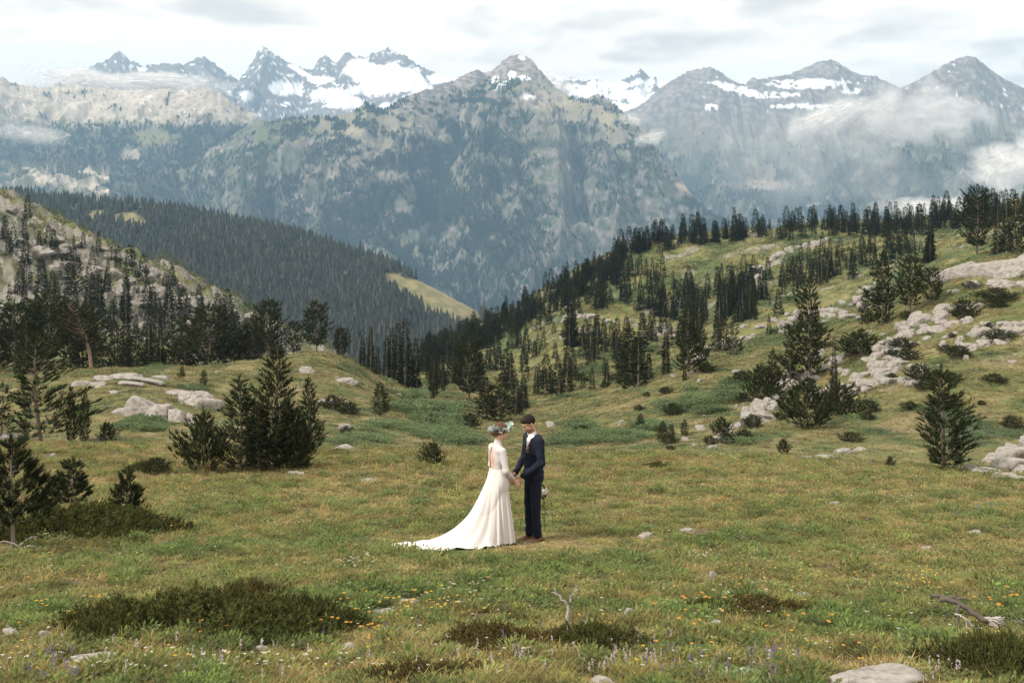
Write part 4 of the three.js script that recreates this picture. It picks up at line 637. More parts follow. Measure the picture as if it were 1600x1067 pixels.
function headField(s, jaw) { // own axes: x forward, y up; origin at the middle of the head
  return union([ell([-0.012 * s, 0.03 * s, 0], [0.098 * s, 0.088 * s, 0.076 * s]), ell([0.03 * s, -0.045 * s, 0], [0.066 * s, 0.072 * s, 0.058 * s * jaw]), ell([0.055 * s, -0.088 * s, 0], [0.028 * s, 0.024 * s, 0.03 * s * jaw]), cap([0.082 * s, 0.018 * s, 0], [0.106 * s, -0.026 * s, 0], 0.009 * s, 0.013 * s), cap([0.08 * s, 0.032 * s, -0.03 * s], [0.08 * s, 0.032 * s, 0.03 * s], 0.012 * s), ell([0.086 * s, -0.057 * s, 0], [0.012 * s, 0.012 * s, 0.022 * s]), ell([0.062 * s, -0.012 * s, 0.036 * s], [0.024 * s, 0.02 * s, 0.018 * s]), ell([0.062 * s, -0.012 * s, -0.036 * s], [0.024 * s, 0.02 * s, 0.018 * s]), ell([0.074 * s, 0.012 * s, 0.03 * s], [0.010 * s, 0.008 * s, 0.013 * s]), ell([0.074 * s, 0.012 * s, -0.03 * s], [0.010 * s, 0.008 * s, 0.013 * s]), ell([-0.012 * s, -0.008 * s, 0.077 * s], [0.018 * s, 0.031 * s, 0.009 * s]), ell([-0.012 * s, -0.008 * s, -0.077 * s], [0.018 * s, 0.031 * s, 0.009 * s])], 0.012 * s);
}
function handField(w, f, n, side, curl, s = 1) { // wrist, forward, back-of-hand normal, thumb side; five fingers that bend towards the palm
  const u = norm(cross(n, f)).map((e) => e * side), P = (a, b, c) => [w[0] + (f[0] * a + u[0] * b + n[0] * c) * s, w[1] + (f[1] * a + u[1] * b + n[1] * c) * s, w[2] + (f[2] * a + u[2] * b + n[2] * c) * s], L = [];
  const palm = union([cap(P(-0.03, 0, 0), P(0.02, 0, 0), 0.024 * s, 0.024 * s), cap(P(0.02, 0.022, 0), P(0.082, 0.03, 0), 0.016 * s, 0.013 * s), cap(P(0.02, 0.0, 0), P(0.088, 0.008, 0.002), 0.016 * s, 0.013 * s), cap(P(0.02, -0.018, 0), P(0.078, -0.032, 0), 0.016 * s, 0.012 * s)], 0.014);
  L.push(palm);
  [[0.03, 0.083, 0.9], [0.010, 0.089, 1.0], [-0.011, 0.085, 0.95], [-0.031, 0.076, 0.76]].forEach(([y, x, k], i) => { let q = P(x, y, 0.002), a = curl * 0.5; const seg = [0.042, 0.026, 0.021]; let X = x, C = 0.002; for (let j = 0; j < 3; j++) { const X2 = X + seg[j] * k * Math.cos(a), C2 = C - seg[j] * k * Math.sin(a), q2 = P(X2, y * (1 + 0.06 * j), C2); L.push(cap(q, q2, (0.0092 - 0.0009 * j) * s, (0.0086 - 0.001 * j) * s)); q = q2; X = X2; C = C2; a += curl * (0.75 + 0.05 * i); } });
  const t0 = P(0.014, 0.026, -0.004), t1 = P(0.05, 0.056, -0.014), t2 = P(0.078, 0.058, -0.028), t3 = P(0.098, 0.05, -0.036); L.push(cap(t0, t1, 0.014 * s, 0.0115 * s), cap(t1, t2, 0.0108 * s, 0.0098 * s), cap(t2, t3, 0.0095 * s, 0.008 * s));
  return { f: union(L, 0.005), c: P(0.06, 0, -0.01) };
}
const skinMat = new THREE.MeshPhysicalMaterial({ vertexColors: true, roughness: 0.55 });
const suitTex = noiseTex(128, (u, v) => 0.5 + 0.5 * Math.sin((u + v) * 128 * 1.57) * 0.5 + 0.15 * N2(u * 40, v * 40));
const suitMat = new THREE.MeshPhysicalMaterial({ color: rgb(0.0058, 0.0085, 0.021), roughness: 0.85, specularIntensity: 0.5, sheen: 0.3, sheenRoughness: 0.5, sheenColor: rgb(0.03, 0.04, 0.07) });
const shirtMat = std({ color: rgb(0.6, 0.6, 0.62), roughness: 0.8 }), tieMat = std({ color: rgb(0.012, 0.016, 0.035), roughness: 0.6 }), shoeMat = new THREE.MeshPhysicalMaterial({ color: rgb(0.125, 0.05, 0.022), roughness: 0.38, clearcoat: 0.25, clearcoatRoughness: 0.4 }), darkShoe = std({ color: rgb(0.03, 0.018, 0.012), roughness: 0.6 });
const dressMat = new THREE.MeshPhysicalMaterial({ color: rgb(0.575, 0.55, 0.54), roughness: 0.75, sheen: 0.15, sheenRoughness: 0.5, sheenColor: rgb(0.9, 0.88, 0.85) });
const laceMat = new THREE.MeshPhysicalMaterial({ color: rgb(0.575, 0.54, 0.535), roughness: 0.85, bumpMap: roughTex, bumpScale: 0.004 });
const hairMat = (r, g, b) => new THREE.MeshPhysicalMaterial({ color: rgb(r, g, b), roughness: 0.7, specularIntensity: 0.35 });
const SKIN = [0.46, 0.27, 0.185];
const legAt = (o, lx, lz) => { const c = Math.cos(o.rot), s = Math.sin(o.rot), x = o.x + c * lx + s * lz, z = -o.D - s * lx + c * lz; return G(x, -z) - o.y; };

{ // groom
  const at = spotD(833, 14.3), o = { x: at.x, D: at.D, y: at.y + 0.03, rot: (180 + 25) * Math.PI / 180 };
  const g = thing('person', 'dark-haired man in a navy suit with brown shoes, head bowed, holding the bride’s hands', 'person'); g.position.set(o.x, o.y, -o.D); g.rotation.y = o.rot;
  const H = tiltZ([0.07, 1.662, 0], -0.62), hf = headField(1.0, 1.08), head = (p) => hf(H.to(p)), fy = [-1, 1].map((s) => legAt(o, 0.0, s * 0.13));
  const hip = 0.93, arms = [-1, 1].map((s) => ({ sh: [-0.01, 1.435, s * 0.185], el: [0.0, 1.15, s * 0.262], wr: [0.225, 0.955, s * 0.115] }));
  const hands = arms.map((a, i) => { const s = i ? 1 : -1, f = norm(add([0.31, 0.885, s * 0.075], a.wr, -1)); return handField(a.wr, f, norm([0.25, 0.55, s * 0.8]), i ? -1 : 1, 0.62, 1.05); });
  const body = (p) => union([ell([0, 1.28, 0], [0.105, 0.2, 0.165]), ell([0.0, 1.0, 0], [0.10, 0.16, 0.15]), cap([-0.015, 1.4, 0], [0.035, 1.58, 0], 0.066, 0.056), cap([-0.01, 1.42, -0.16], [-0.01, 1.42, 0.16], 0.055), ...arms.flatMap((a) => [cap(a.sh, a.el, 0.05, 0.04), cap(a.el, a.wr, 0.038, 0.026)]), ...[-1, 1].flatMap((s, i) => [cap([0, hip, s * 0.09], [0.015, 0.5, s * 0.115], 0.078, 0.055), cap([0.015, 0.5, s * 0.115], [-0.02, 0.09 + fy[i], s * 0.13], 0.052, 0.036)])], 0.04)(p);
  const parts = [netMesh(body, [-0.25, -0.1, -0.36], [0.36, 1.6, 0.36], 0.014), netMesh((p) => smin(head(p), cap([-0.015, 1.46, 0], [0.035, 1.6, 0], 0.062, 0.054)(p), 0.02), [-0.11, 1.49, -0.12], [0.24, 1.84, 0.12], 0.005), ...hands.map((h) => netMesh(h.f, h.c.map((e) => e - 0.125), h.c.map((e) => e + 0.125), 0.0036))];
  const skin = paint(mergeGeometries(parts.map((q) => { if (!q.index) throw new Error('no index'); return q; })), (p) => {
    const q = H.to(p); let k = SKIN.map((e) => e * (1 + 0.08 * N3(p[0] * 60, p[1] * 60, p[2] * 60)));
    if (p[1] > 1.5) { const beard = sstep(-0.035, -0.055, q[1]) * sstep(-0.03, 0.02, q[0]) * sstep(0.0, 0.02, 0.10 - Math.abs(q[2])) ; k = mix3(k, [0.10, 0.06, 0.045], beard * 0.62 + 0.5 * sstep(0.02, 0.006, Math.abs(q[1] + 0.035)) * sstep(0.085, 0.095, q[0])); k = mix3(k, [0.30, 0.12, 0.10], sstep(0.016, 0.006, Math.hypot(q[1] + 0.058, q[2] * 0.45)) * sstep(0.07, 0.085, q[0]));
      k = mix3(k, [0.03, 0.02, 0.015], sstep(0.008, 0.003, Math.abs(q[1] - 0.036)) * sstep(0.07, 0.08, q[0]) * sstep(0.05, 0.04, Math.abs(q[2])) * sstep(0.010, 0.016, Math.abs(q[2]))); k = mix3(k, [0.05, 0.03, 0.025], sstep(0.006, 0.002, Math.abs(q[1] - 0.010)) * sstep(0.07, 0.078, q[0]) * sstep(0.016, 0.012, Math.abs(Math.abs(q[2]) - 0.03))); }
    return k;
  });
  mesh('body', skin, skinMat, g);
  const hair = (p) => { const q = H.to(p), shell = ell([-0.018, 0.034, 0], [0.105, 0.097, 0.083])(q) + 0.004 * N3(q[0] * 70, q[1] * 50, q[2] * 70), face = q[0] * 0.75 - q[1] * 0.66 + 0.008 - 0.02 * sstep(0.05, 0.08, q[1]) , low = -(q[1] + 0.045 + q[0] * 0.25), ear = 0.03 - Math.hypot(q[0] + 0.008, q[1] + 0.012, (Math.abs(q[2]) - 0.08)); const quiff = ell([0.035, 0.095, 0], [0.05, 0.028, 0.058])(q); return Math.max(smin(Math.max(shell, face - 0.006), quiff, 0.02), low, ear); };
  mesh('hair', netMesh(hair, [-0.12, 1.5, -0.12], [0.22, 1.86, 0.12], 0.005), hairMat(0.016, 0.011, 0.009), g);
  const torso = union([ell([0.0, 1.29, 0], [0.133, 0.21, 0.19]), ell([-0.005, 1.1, 0], [0.122, 0.2, 0.168]), ell([-0.005, 0.92, 0], [0.14, 0.18, 0.188]), cap([-0.015, 1.425, -0.15], [-0.015, 1.425, 0.15], 0.068), cap([-0.03, 1.43, -0.05], [-0.03, 1.43, 0.05], 0.085)], 0.06);
  const sleeves = arms.map((a) => union([cap(a.sh, a.el, 0.071, 0.056), cap(a.el, add(a.wr, add(a.wr, a.el, -1), -0.03), 0.055, 0.043)], 0.03));
  const wr = (p) => 0.004 * Math.sin(p[1] * 70 + p[0] * 40 + p[2] * 20) * sstep(1.25, 1.0, p[1]) + 0.005 * N3(p[0] * 9, p[1] * 7, p[2] * 9);
  const jacket = (p) => { const s = smin(smin(torso(p), sleeves[0](p), 0.022), sleeves[1](p), 0.022) + wr(p), z = Math.abs(p[2]), v = p[0] > 0.02 ? Math.max(-0.3, (p[1] - 1.17) * 0.3 - z) : -0.3; const inArm = Math.min(sleeves[0](p), sleeves[1](p)); let d = s; if (inArm > 0.0) { d = Math.max(d, 0.775 - 0.03 * (1 - z * 4) - p[1]); d = Math.max(d, Math.min(v, 0.05)); } d = Math.max(d, p[1] - 1.515 + (p[0] > 0 ? p[0] * 0.5 : 0)); return Math.max(d, -(cap([-0.02, 1.42, 0], [0.045, 1.62, 0], 0.064, 0.066)(p))); };
  const lapels = [-1, 1].map((s) => cap([0.128, 1.17, s * 0.012], [0.075, 1.46, s * 0.1], 0.012, 0.014));
  mesh('jacket', netMesh((p) => smin(jacket(p), Math.min(lapels[0](p), lapels[1](p)), 0.004), [-0.25, 0.72, -0.38], [0.3, 1.56, 0.38], 0.0095), suitMat, g);
  const legs = union([ell([-0.005, 0.92, 0], [0.115, 0.15, 0.16]), ...[-1, 1].flatMap((s, i) => [cap([-0.005, 0.9, s * 0.085], [0.012, 0.5, s * 0.11], 0.092, 0.069), cap([0.012, 0.5, s * 0.11], [-0.005, 0.11 + fy[i], s * 0.13], 0.066, 0.06)])], 0.02);
  mesh('trousers', netMesh((p) => Math.max(legs(p) + 0.0035 * Math.sin(p[1] * 46 + p[2] * 30 + p[0] * 25) * sstep(0.5, 0.15, p[1]) + 0.004 * N3(p[0] * 8, p[1] * 5, p[2] * 8), 0.055 + fy[p[2] < 0 ? 0 : 1] - p[1]), [-0.16, -0.05, -0.26], [0.17, 1.08, 0.26], 0.0105), suitMat, g);
  const shirt = union([ell([0.0, 1.28, 0], [0.122, 0.2, 0.16]), cap([-0.02, 1.42, 0], [0.042, 1.575, 0], 0.068, 0.0665), ell([0.015, 1.43, 0], [0.095, 0.09, 0.12])], 0.02);
  mesh('shirt', netMesh((p) => Math.max(shirt(p), p[1] - 1.545 + (p[0] - 0.02) * 0.55), [-0.14, 1.1, -0.18], [0.15, 1.6, 0.18], 0.0075), shirtMat, g);
  mesh('tie', netMesh(union([cap([0.1, 1.498, 0], [0.112, 1.468, 0], 0.02, 0.014), cap([0.114, 1.46, 0], [0.126, 1.36, 0], 0.014, 0.019), cap([0.126, 1.36, 0], [0.118, 1.2, 0], 0.019, 0.022)], 0.01), [0.06, 1.14, -0.06], [0.18, 1.53, 0.06], 0.0055), tieMat, g);
  [-1, 1].forEach((s, i) => { const y = fy[i], z = s * 0.132, sole = union([cap([-0.075, y + 0.034, z], [0.09, y + 0.03, z + s * 0.012], 0.038, 0.037), cap([0.08, y + 0.026, z + s * 0.012], [0.165, y + 0.022, z + s * 0.018], 0.033, 0.023), cap([-0.05, y + 0.05, z], [-0.04, y + 0.1, z], 0.04, 0.038)], 0.025), sh = mesh('shoe', netMesh((p) => Math.max(sole(p), y - 0.0 - p[1]), [-0.15, y - 0.03, z - 0.1], [0.22, y + 0.15, z + 0.1], 0.0065), s < 0 ? shoeMat : shoeMat, g); mesh('sole', netMesh((p) => Math.max(sole(p) - 0.004, y - 0.012 - p[1], p[1] - y - 0.012), [-0.15, y - 0.04, z - 0.1], [0.22, y + 0.05, z + 0.1], 0.0065), darkShoe, sh); });
  const b = new Bag(), r = rngOf(66); for (let i = 0; i < 26; i++) { const d = rv(r); brush(b, r, [0, 0, 0], d, 0.022, 4, 0.009, 0, 0, i % 3 ? [0.40, 0.27, 0.10] : [0.35, 0.12, 0.06]); } for (let i = 0; i < 8; i++) brush(b, r, [0, -0.01, 0], norm([0.2, -1, r() - 0.5]), 0.05, 5, 0.008, 0, 0, [0.16, 0.15, 0.07]);
  const bt = mesh('boutonniere', b.geo(), leafMat, g); bt.position.set(0.125, 1.345, -0.092); bt.scale.setScalar(1.25);
}
{ // bride
  const at = spotD(777, 13.95), o = { x: at.x, D: at.D, y: at.y + 0.005, rot: 29 * Math.PI / 180 };
  const g = thing('person', 'bride in a long white open-backed dress with a train and a leafy flower crown', 'person'); g.position.set(o.x, o.y, -o.D); g.rotation.y = o.rot;
  const H = tiltZ([0.05, 1.575, 0], -0.5), hf = headField(0.96, 0.9), head = (p) => hf(H.to(p));
  const arms = [-1, 1].map((s) => ({ sh: [0.0, 1.335, s * 0.155], el: [0.02, 1.07, s * 0.215], wr: [0.225, 0.875, s * 0.115] }));
  const hands = arms.map((a, i) => { const s = i ? 1 : -1, f = norm(add([0.3, 0.825, s * 0.09], a.wr, -1)); return handField(a.wr, f, norm([0.1, 0.35, s]), i ? -1 : 1, 0.5, 0.9); });
  const torso = [ell([0, 1.22, 0], [0.092, 0.17, 0.138]), ell([0.0, 1.05, 0], [0.088, 0.13, 0.115]), ell([-0.012, 0.9, 0], [0.115, 0.14, 0.155]), ell([0.07, 1.2, 0.058], [0.055, 0.055, 0.055]), ell([0.07, 1.2, -0.058], [0.055, 0.055, 0.055]), cap([-0.012, 1.335, -0.13], [-0.012, 1.335, 0.13], 0.045), cap([-0.012, 1.34, 0], [0.025, 1.5, 0], 0.05, 0.043)];
  const tf = union(torso, 0.04), armF = (k) => union(arms.flatMap((a) => [cap(a.sh, a.el, 0.042 + k, 0.034 + k), cap(a.el, a.wr, 0.033 + k, 0.022 + k)]), 0.03), ar = armF(0);
  const parts = [netMesh((p) => smin(smin(tf(p), ar(p), 0.03), union([cap([0, 0.85, 0.08], [0.02, 0.2, 0.09], 0.08, 0.04), cap([0, 0.85, -0.08], [0.02, 0.2, -0.09], 0.08, 0.04)], 0.03)(p), 0.04), [-0.18, 0.1, -0.31], [0.34, 1.5, 0.31], 0.012), netMesh((p) => smin(head(p), cap([-0.012, 1.38, 0], [0.025, 1.52, 0], 0.046, 0.042)(p), 0.02), [-0.1, 1.42, -0.11], [0.22, 1.74, 0.11], 0.005), ...hands.map((h) => netMesh(h.f, h.c.map((e) => e - 0.115), h.c.map((e) => e + 0.115), 0.0034))];
  mesh('body', paint(mergeGeometries(parts), (p) => { const q = H.to(p); let k = [0.56, 0.345, 0.25].map((e) => e * (1 + 0.06 * N3(p[0] * 60, p[1] * 60, p[2] * 60))); if (p[1] > 1.42) { k = mix3(k, [0.45, 0.16, 0.14], sstep(0.014, 0.006, Math.hypot(q[1] + 0.055, q[2] * 0.5)) * sstep(0.068, 0.08, q[0])); k = mix3(k, [0.05, 0.03, 0.025], sstep(0.006, 0.002, Math.abs(q[1] - 0.010)) * sstep(0.066, 0.075, q[0]) * sstep(0.016, 0.012, Math.abs(Math.abs(q[2]) - 0.029))); k = mix3(k, [0.08, 0.045, 0.03], sstep(0.005, 0.002, Math.abs(q[1] - 0.034)) * sstep(0.066, 0.075, q[0]) * sstep(0.045, 0.04, Math.abs(q[2])) * sstep(0.010, 0.016, Math.abs(q[2]))); } return k; }), skinMat, g);
  // bodice with long sleeves, high neck and an open back
  const outer = (p) => smin(union(torso, 0.045)(p) - 0.008, armF(0.009)(p), 0.02);
  const bod = (p) => { let d = outer(p); const wrist = arms.map((a) => (p[0] - a.wr[0]) * 0.78 + (p[1] - a.wr[1]) * -0.62); if (p[0] > 0.15) d = Math.max(d, Math.max(...wrist) - 0.006); d = Math.max(d, p[1] - 1.475 + p[0] * 0.5, 0.96 - p[1] - (p[0] > 0.14 ? 1 : 0)); return d; };
  const openBack = (p) => p[0] < 0.0 && Math.hypot((p[1] - 1.19) / 0.19, p[2] / (0.07 - 0.015 * sstep(1.2, 1.36, p[1]))) < 1;
  const bg = netMesh(bod, [-0.16, 0.93, -0.31], [0.31, 1.5, 0.31], 0.008), BP = bg.attributes.position, keep = []; for (let i = 0; i < bg.index.count; i += 3) { const t = [0, 1, 2].map((k) => bg.index.getX(i + k)); if (!t.every((v) => openBack([BP.getX(v), BP.getY(v), BP.getZ(v)]))) keep.push(...t); } bg.setIndex(keep);
  bg.setAttribute('uv', new THREE.Float32BufferAttribute(Array.from({ length: BP.count }, (_, i) => [BP.getZ(i) * 9 + BP.getX(i) * 7, BP.getY(i) * 9]).flat(), 2)); mesh('bodice', bg, laceMat, g);
  // skirt and train
  const nA = 160, nS = 90, P = [], I = [], y0 = 1.05; const local = (lx, lz) => legAt(o, lx, lz);
  for (let j = 0; j <= nS; j++) for (let i = 0; i < nA; i++) {
    const t = j / nS, a = i / nA * 2 * Math.PI, c = Math.cos(a), s = Math.sin(a), back = Math.pow(sstep(0.1, 1, -c), 1.0), ra = 0.1 / Math.hypot(c / 0.98, s / 1.22), fold = Math.sin(a * 17 + 1.5 * Math.sin(a * 3)) * 0.55 + 0.45 * Math.sin(a * 29 + 2);
    const trainL = 1.0 / Math.pow(Math.pow(Math.max(-c, 0) / 1.56, 4) + Math.pow(Math.abs(s) / 0.52, 4) + 1e-9, 0.25), RR = lerp(0.215 + 0.06 * Math.abs(s), Math.min(trainL, 1.62), back) * (1 + 0.03 * fold + 0.025 * N2(c * 2.4, s * 2.4)), e = lerp(0.85, 1.3, back), bq = lerp(1.0, 2.45, back);
    const hipBulge = 0.035 * Math.sin(Math.PI * clamp(t * 3.2)) * (1 - 0.4 * back), rad = ra + (RR - ra) * Math.pow(t, e) + hipBulge + fold * 0.011 * sstep(0.12, 0.75, t), h = y0 * Math.pow(1 - t, bq);
    const x = c * rad - 0.004, z = s * rad, gy = local(x, z), rip = back * sstep(0.5, 0.9, t) * (0.014 * Math.sin(a * 13 + rad * 6) + 0.016 * N2(x * 5, z * 5) + 0.012), edge = t > 0.97 ? 0.01 * Math.sin(a * 41) : 0;
    P.push(x, lerp(h, h + gy, sstep(0, 0.7, t)) + 0.028 + rip + edge + (1 - back) * 0.012 * t, z);
  }
  for (let j = 0; j < nS; j++) for (let i = 0; i < nA; i++) { const a = j * nA + i, b = j * nA + (i + 1) % nA; I.push(a, b, a + nA, b, b + nA, a + nA); }
  const sg = new THREE.BufferGeometry(); sg.setAttribute('position', new THREE.Float32BufferAttribute(P, 3)); sg.setIndex(I); sg.computeVertexNormals(); mesh('skirt', sg, dressMat, g);
  const hair = (p) => { const q = H.to(p), sh = ell([-0.018, 0.032, 0], [0.104, 0.094, 0.083])(q), bun = ell([-0.088, -0.045, 0], [0.06, 0.055, 0.075])(q), n = 0.005 * Math.sin(q[0] * 120 + q[1] * 90 + q[2] * 60) + 0.004 * N3(q[0] * 50, q[1] * 50, q[2] * 50); return Math.max(smin(Math.max(sh, q[0] * 0.8 - q[1] * 0.5 - 0.03), bun, 0.025) + n, -0.1 - q[1]); };
  mesh('hair', netMesh(hair, [-0.16, 1.4, -0.12], [0.2, 1.75, 0.12], 0.005), hairMat(0.105, 0.058, 0.036), g);
  const crown = new THREE.Group(); crown.name = 'flower_crown'; g.add(crown); const r = rngOf(88), lb = new Bag(), fb = new Bag();
  for (let i = 0; i < 190; i++) { const a = r() * 6.283, big = sstep(0.3, 1, Math.cos(a - 0.5)), R = 0.101 + 0.02 * r(), c = H.from([Math.cos(a) * R * 1.06 - 0.015, 0.03 + 0.07 * Math.cos(a) + (r() - 0.4) * 0.04 * (1 + big), Math.sin(a) * R * 0.88]), d = norm([Math.cos(a) * 0.8 + (r() - 0.5), 0.35 + (r() - 0.3), Math.sin(a) * 0.8 + (r() - 0.5)]), s = norm(cross(d, rv(r))), L = 0.036 + 0.03 * r(), w = L * 0.62, t = 0.8 + 0.35 * r(), k = [0.42 * t, 0.50 * t, 0.47 * t], m = add(c, d, L * 0.5), up = norm(cross(d, s)), mm = add(m, up, 0.004); for (const q of [1, -1]) { lb.tri(c, add(m, s, q * w * 0.5), mm, up, k); lb.tri(add(m, s, q * w * 0.5), add(add(c, d, L * 0.85), s, q * w * 0.36), mm, up, k); lb.tri(add(add(c, d, L * 0.85), s, q * w * 0.36), add(c, d, L), mm, up, k); } }
  for (let i = 0; i < 12; i++) { const a = 0.9 + (r() - 0.5) * 2.6, c = H.from([Math.cos(a) * 0.115 - 0.015, 0.035 + 0.075 * Math.cos(a) + (r() - 0.4) * 0.04, Math.sin(a) * 0.1]); for (let j = 0; j < 14; j++) { const d = norm(add(rv(r), [Math.cos(a), 0.4, Math.sin(a)], 0.8)), s = norm(cross(d, rv(r))), L = 0.022; fb.tri(c, add(add(c, d, L), s, L * 0.4), add(add(c, d, L), s, -L * 0.4), d, i % 4 === 3 ? [0.6, 0.45, 0.4] : [0.78, 0.76, 0.72]); } }
  mesh('leaves', lb.geo(), leafMat, crown); mesh('blossoms', fb.geo(), leafMat, crown);
}
{ // pale flower stalk behind the groom
  const at = spotD(850, 15.2), o = thing('flower_stalk', 'leafy stalk with pale white blossoms standing just behind the groom’s hip', 'flower'); o.position.set(at.x, at.y, -at.D);
  const top = (HZ - 760) / F * at.D - at.y, r = rngOf(91), fb = new Bag(), lb = new Bag(); mesh('stem', tube([[0, -0.03, 0], [0.01, top * 0.5, 0], [0, top, 0]], [0.007, 0.006, 0.003], 5), std({ color: rgb(0.07, 0.1, 0.035) }), o);
  for (let i = 0; i < 22; i++) { const c = [(r() - 0.5) * 0.10, top - 0.07 + 0.06 * (r() - 0.5), (r() - 0.5) * 0.1]; for (let j = 0; j < 6; j++) { const d = norm(add(rv(r), [0, 0.5, 0])), s = norm(cross(d, rv(r))), L = 0.024; fb.tri(c, add(add(c, d, L), s, L * 0.35), add(add(c, d, L), s, -L * 0.35), d, [0.66, 0.66, 0.63]); } }
  for (let i = 0; i < 30; i++) { const y = top * (0.15 + 0.85 * r()), d = norm([r() - 0.5, 0.4, r() - 0.5]), s = norm(cross(d, rv(r))), c = [0.005, y, 0], L = 0.07; lb.tri(c, add(add(c, d, L * 0.5), s, 0.014), add(add(c, d, L * 0.5), s, -0.014), d, [0.03, 0.055, 0.025]); lb.tri(add(add(c, d, L * 0.5), s, 0.014), add(c, d, L), add(add(c, d, L * 0.5), s, -0.014), d, [0.03, 0.055, 0.025]); }
  mesh('blossoms', fb.geo(), leafMat, o); mesh('leaves', lb.geo(), leafMat, o);
}

// ---------------------------------------------------------------- grass, scrub, juniper, flowers
function bladeTuft(seed, n, h, rad, w, lean, o = {}) {
  const r = rngOf(seed), b = new Bag();
  for (let i = 0; i < n; i++) {
    const a = r() * 6.283, q = Math.sqrt(r()) * rad, p = [Math.cos(a) * q, -0.02, Math.sin(a) * q], d = r() * 6.283, H = h * (0.45 + 0.75 * r()), L = H * lean * (0.3 + 1.1 * r()), u = [Math.cos(d), 0, Math.sin(d)], s = [-u[2] * w / 2, 0, u[0] * w / 2], t = 0.72 + 0.55 * r(), k = [t * (0.95 + 0.2 * r()), t, t * (0.85 + 0.3 * r())], tip = [k[0] * 1.25, k[1] * 1.15, k[2] * 1.05];
    const m = [p[0] + u[0] * L * 0.35, p[1] + H * 0.62, p[2] + u[2] * L * 0.35], e = [p[0] + u[0] * L, p[1] + H * (1 - 0.15 * lean), p[2] + u[2] * L], nn = norm([u[0] * 0.25 + (r() - 0.5) * 0.5, 1, u[2] * 0.25 + (r() - 0.5) * 0.5]);
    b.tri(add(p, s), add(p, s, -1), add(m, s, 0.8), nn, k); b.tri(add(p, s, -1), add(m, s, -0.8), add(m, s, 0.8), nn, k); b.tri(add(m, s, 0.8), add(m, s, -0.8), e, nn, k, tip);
  }
  return b.geo();
}
function leafClump(seed, n, h, rad, L, w) {
  const r = rngOf(seed), b = new Bag();
  for (let i = 0; i < n; i++) {
    const a = r() * 6.283, q = Math.sqrt(r()) * rad, y = h * (0.15 + 0.85 * r()) * (1 - 0.5 * q / rad), p = [Math.cos(a) * q, y, Math.sin(a) * q], d = norm([Math.cos(a + r() - 0.5), 0.2 + 0.8 * r(), Math.sin(a + r() - 0.5)]), s = norm(cross(d, [r() - 0.5, 1, r() - 0.5])), t = 0.65 + 0.6 * r(), k = [t, t, t * 0.95], nn = norm([d[0] * 0.5, 1, d[2] * 0.5]), m = add(p, d, L * 0.5), e = add(p, d, L);
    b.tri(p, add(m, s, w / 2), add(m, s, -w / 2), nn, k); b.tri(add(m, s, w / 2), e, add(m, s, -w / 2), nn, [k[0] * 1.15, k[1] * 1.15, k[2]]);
  }
  return b.geo();
}
const grassMat = new THREE.MeshPhysicalMaterial({ vertexColors: true, roughness: 1, specularIntensity: 0.4, transmission: 0.35, thickness: 0 });
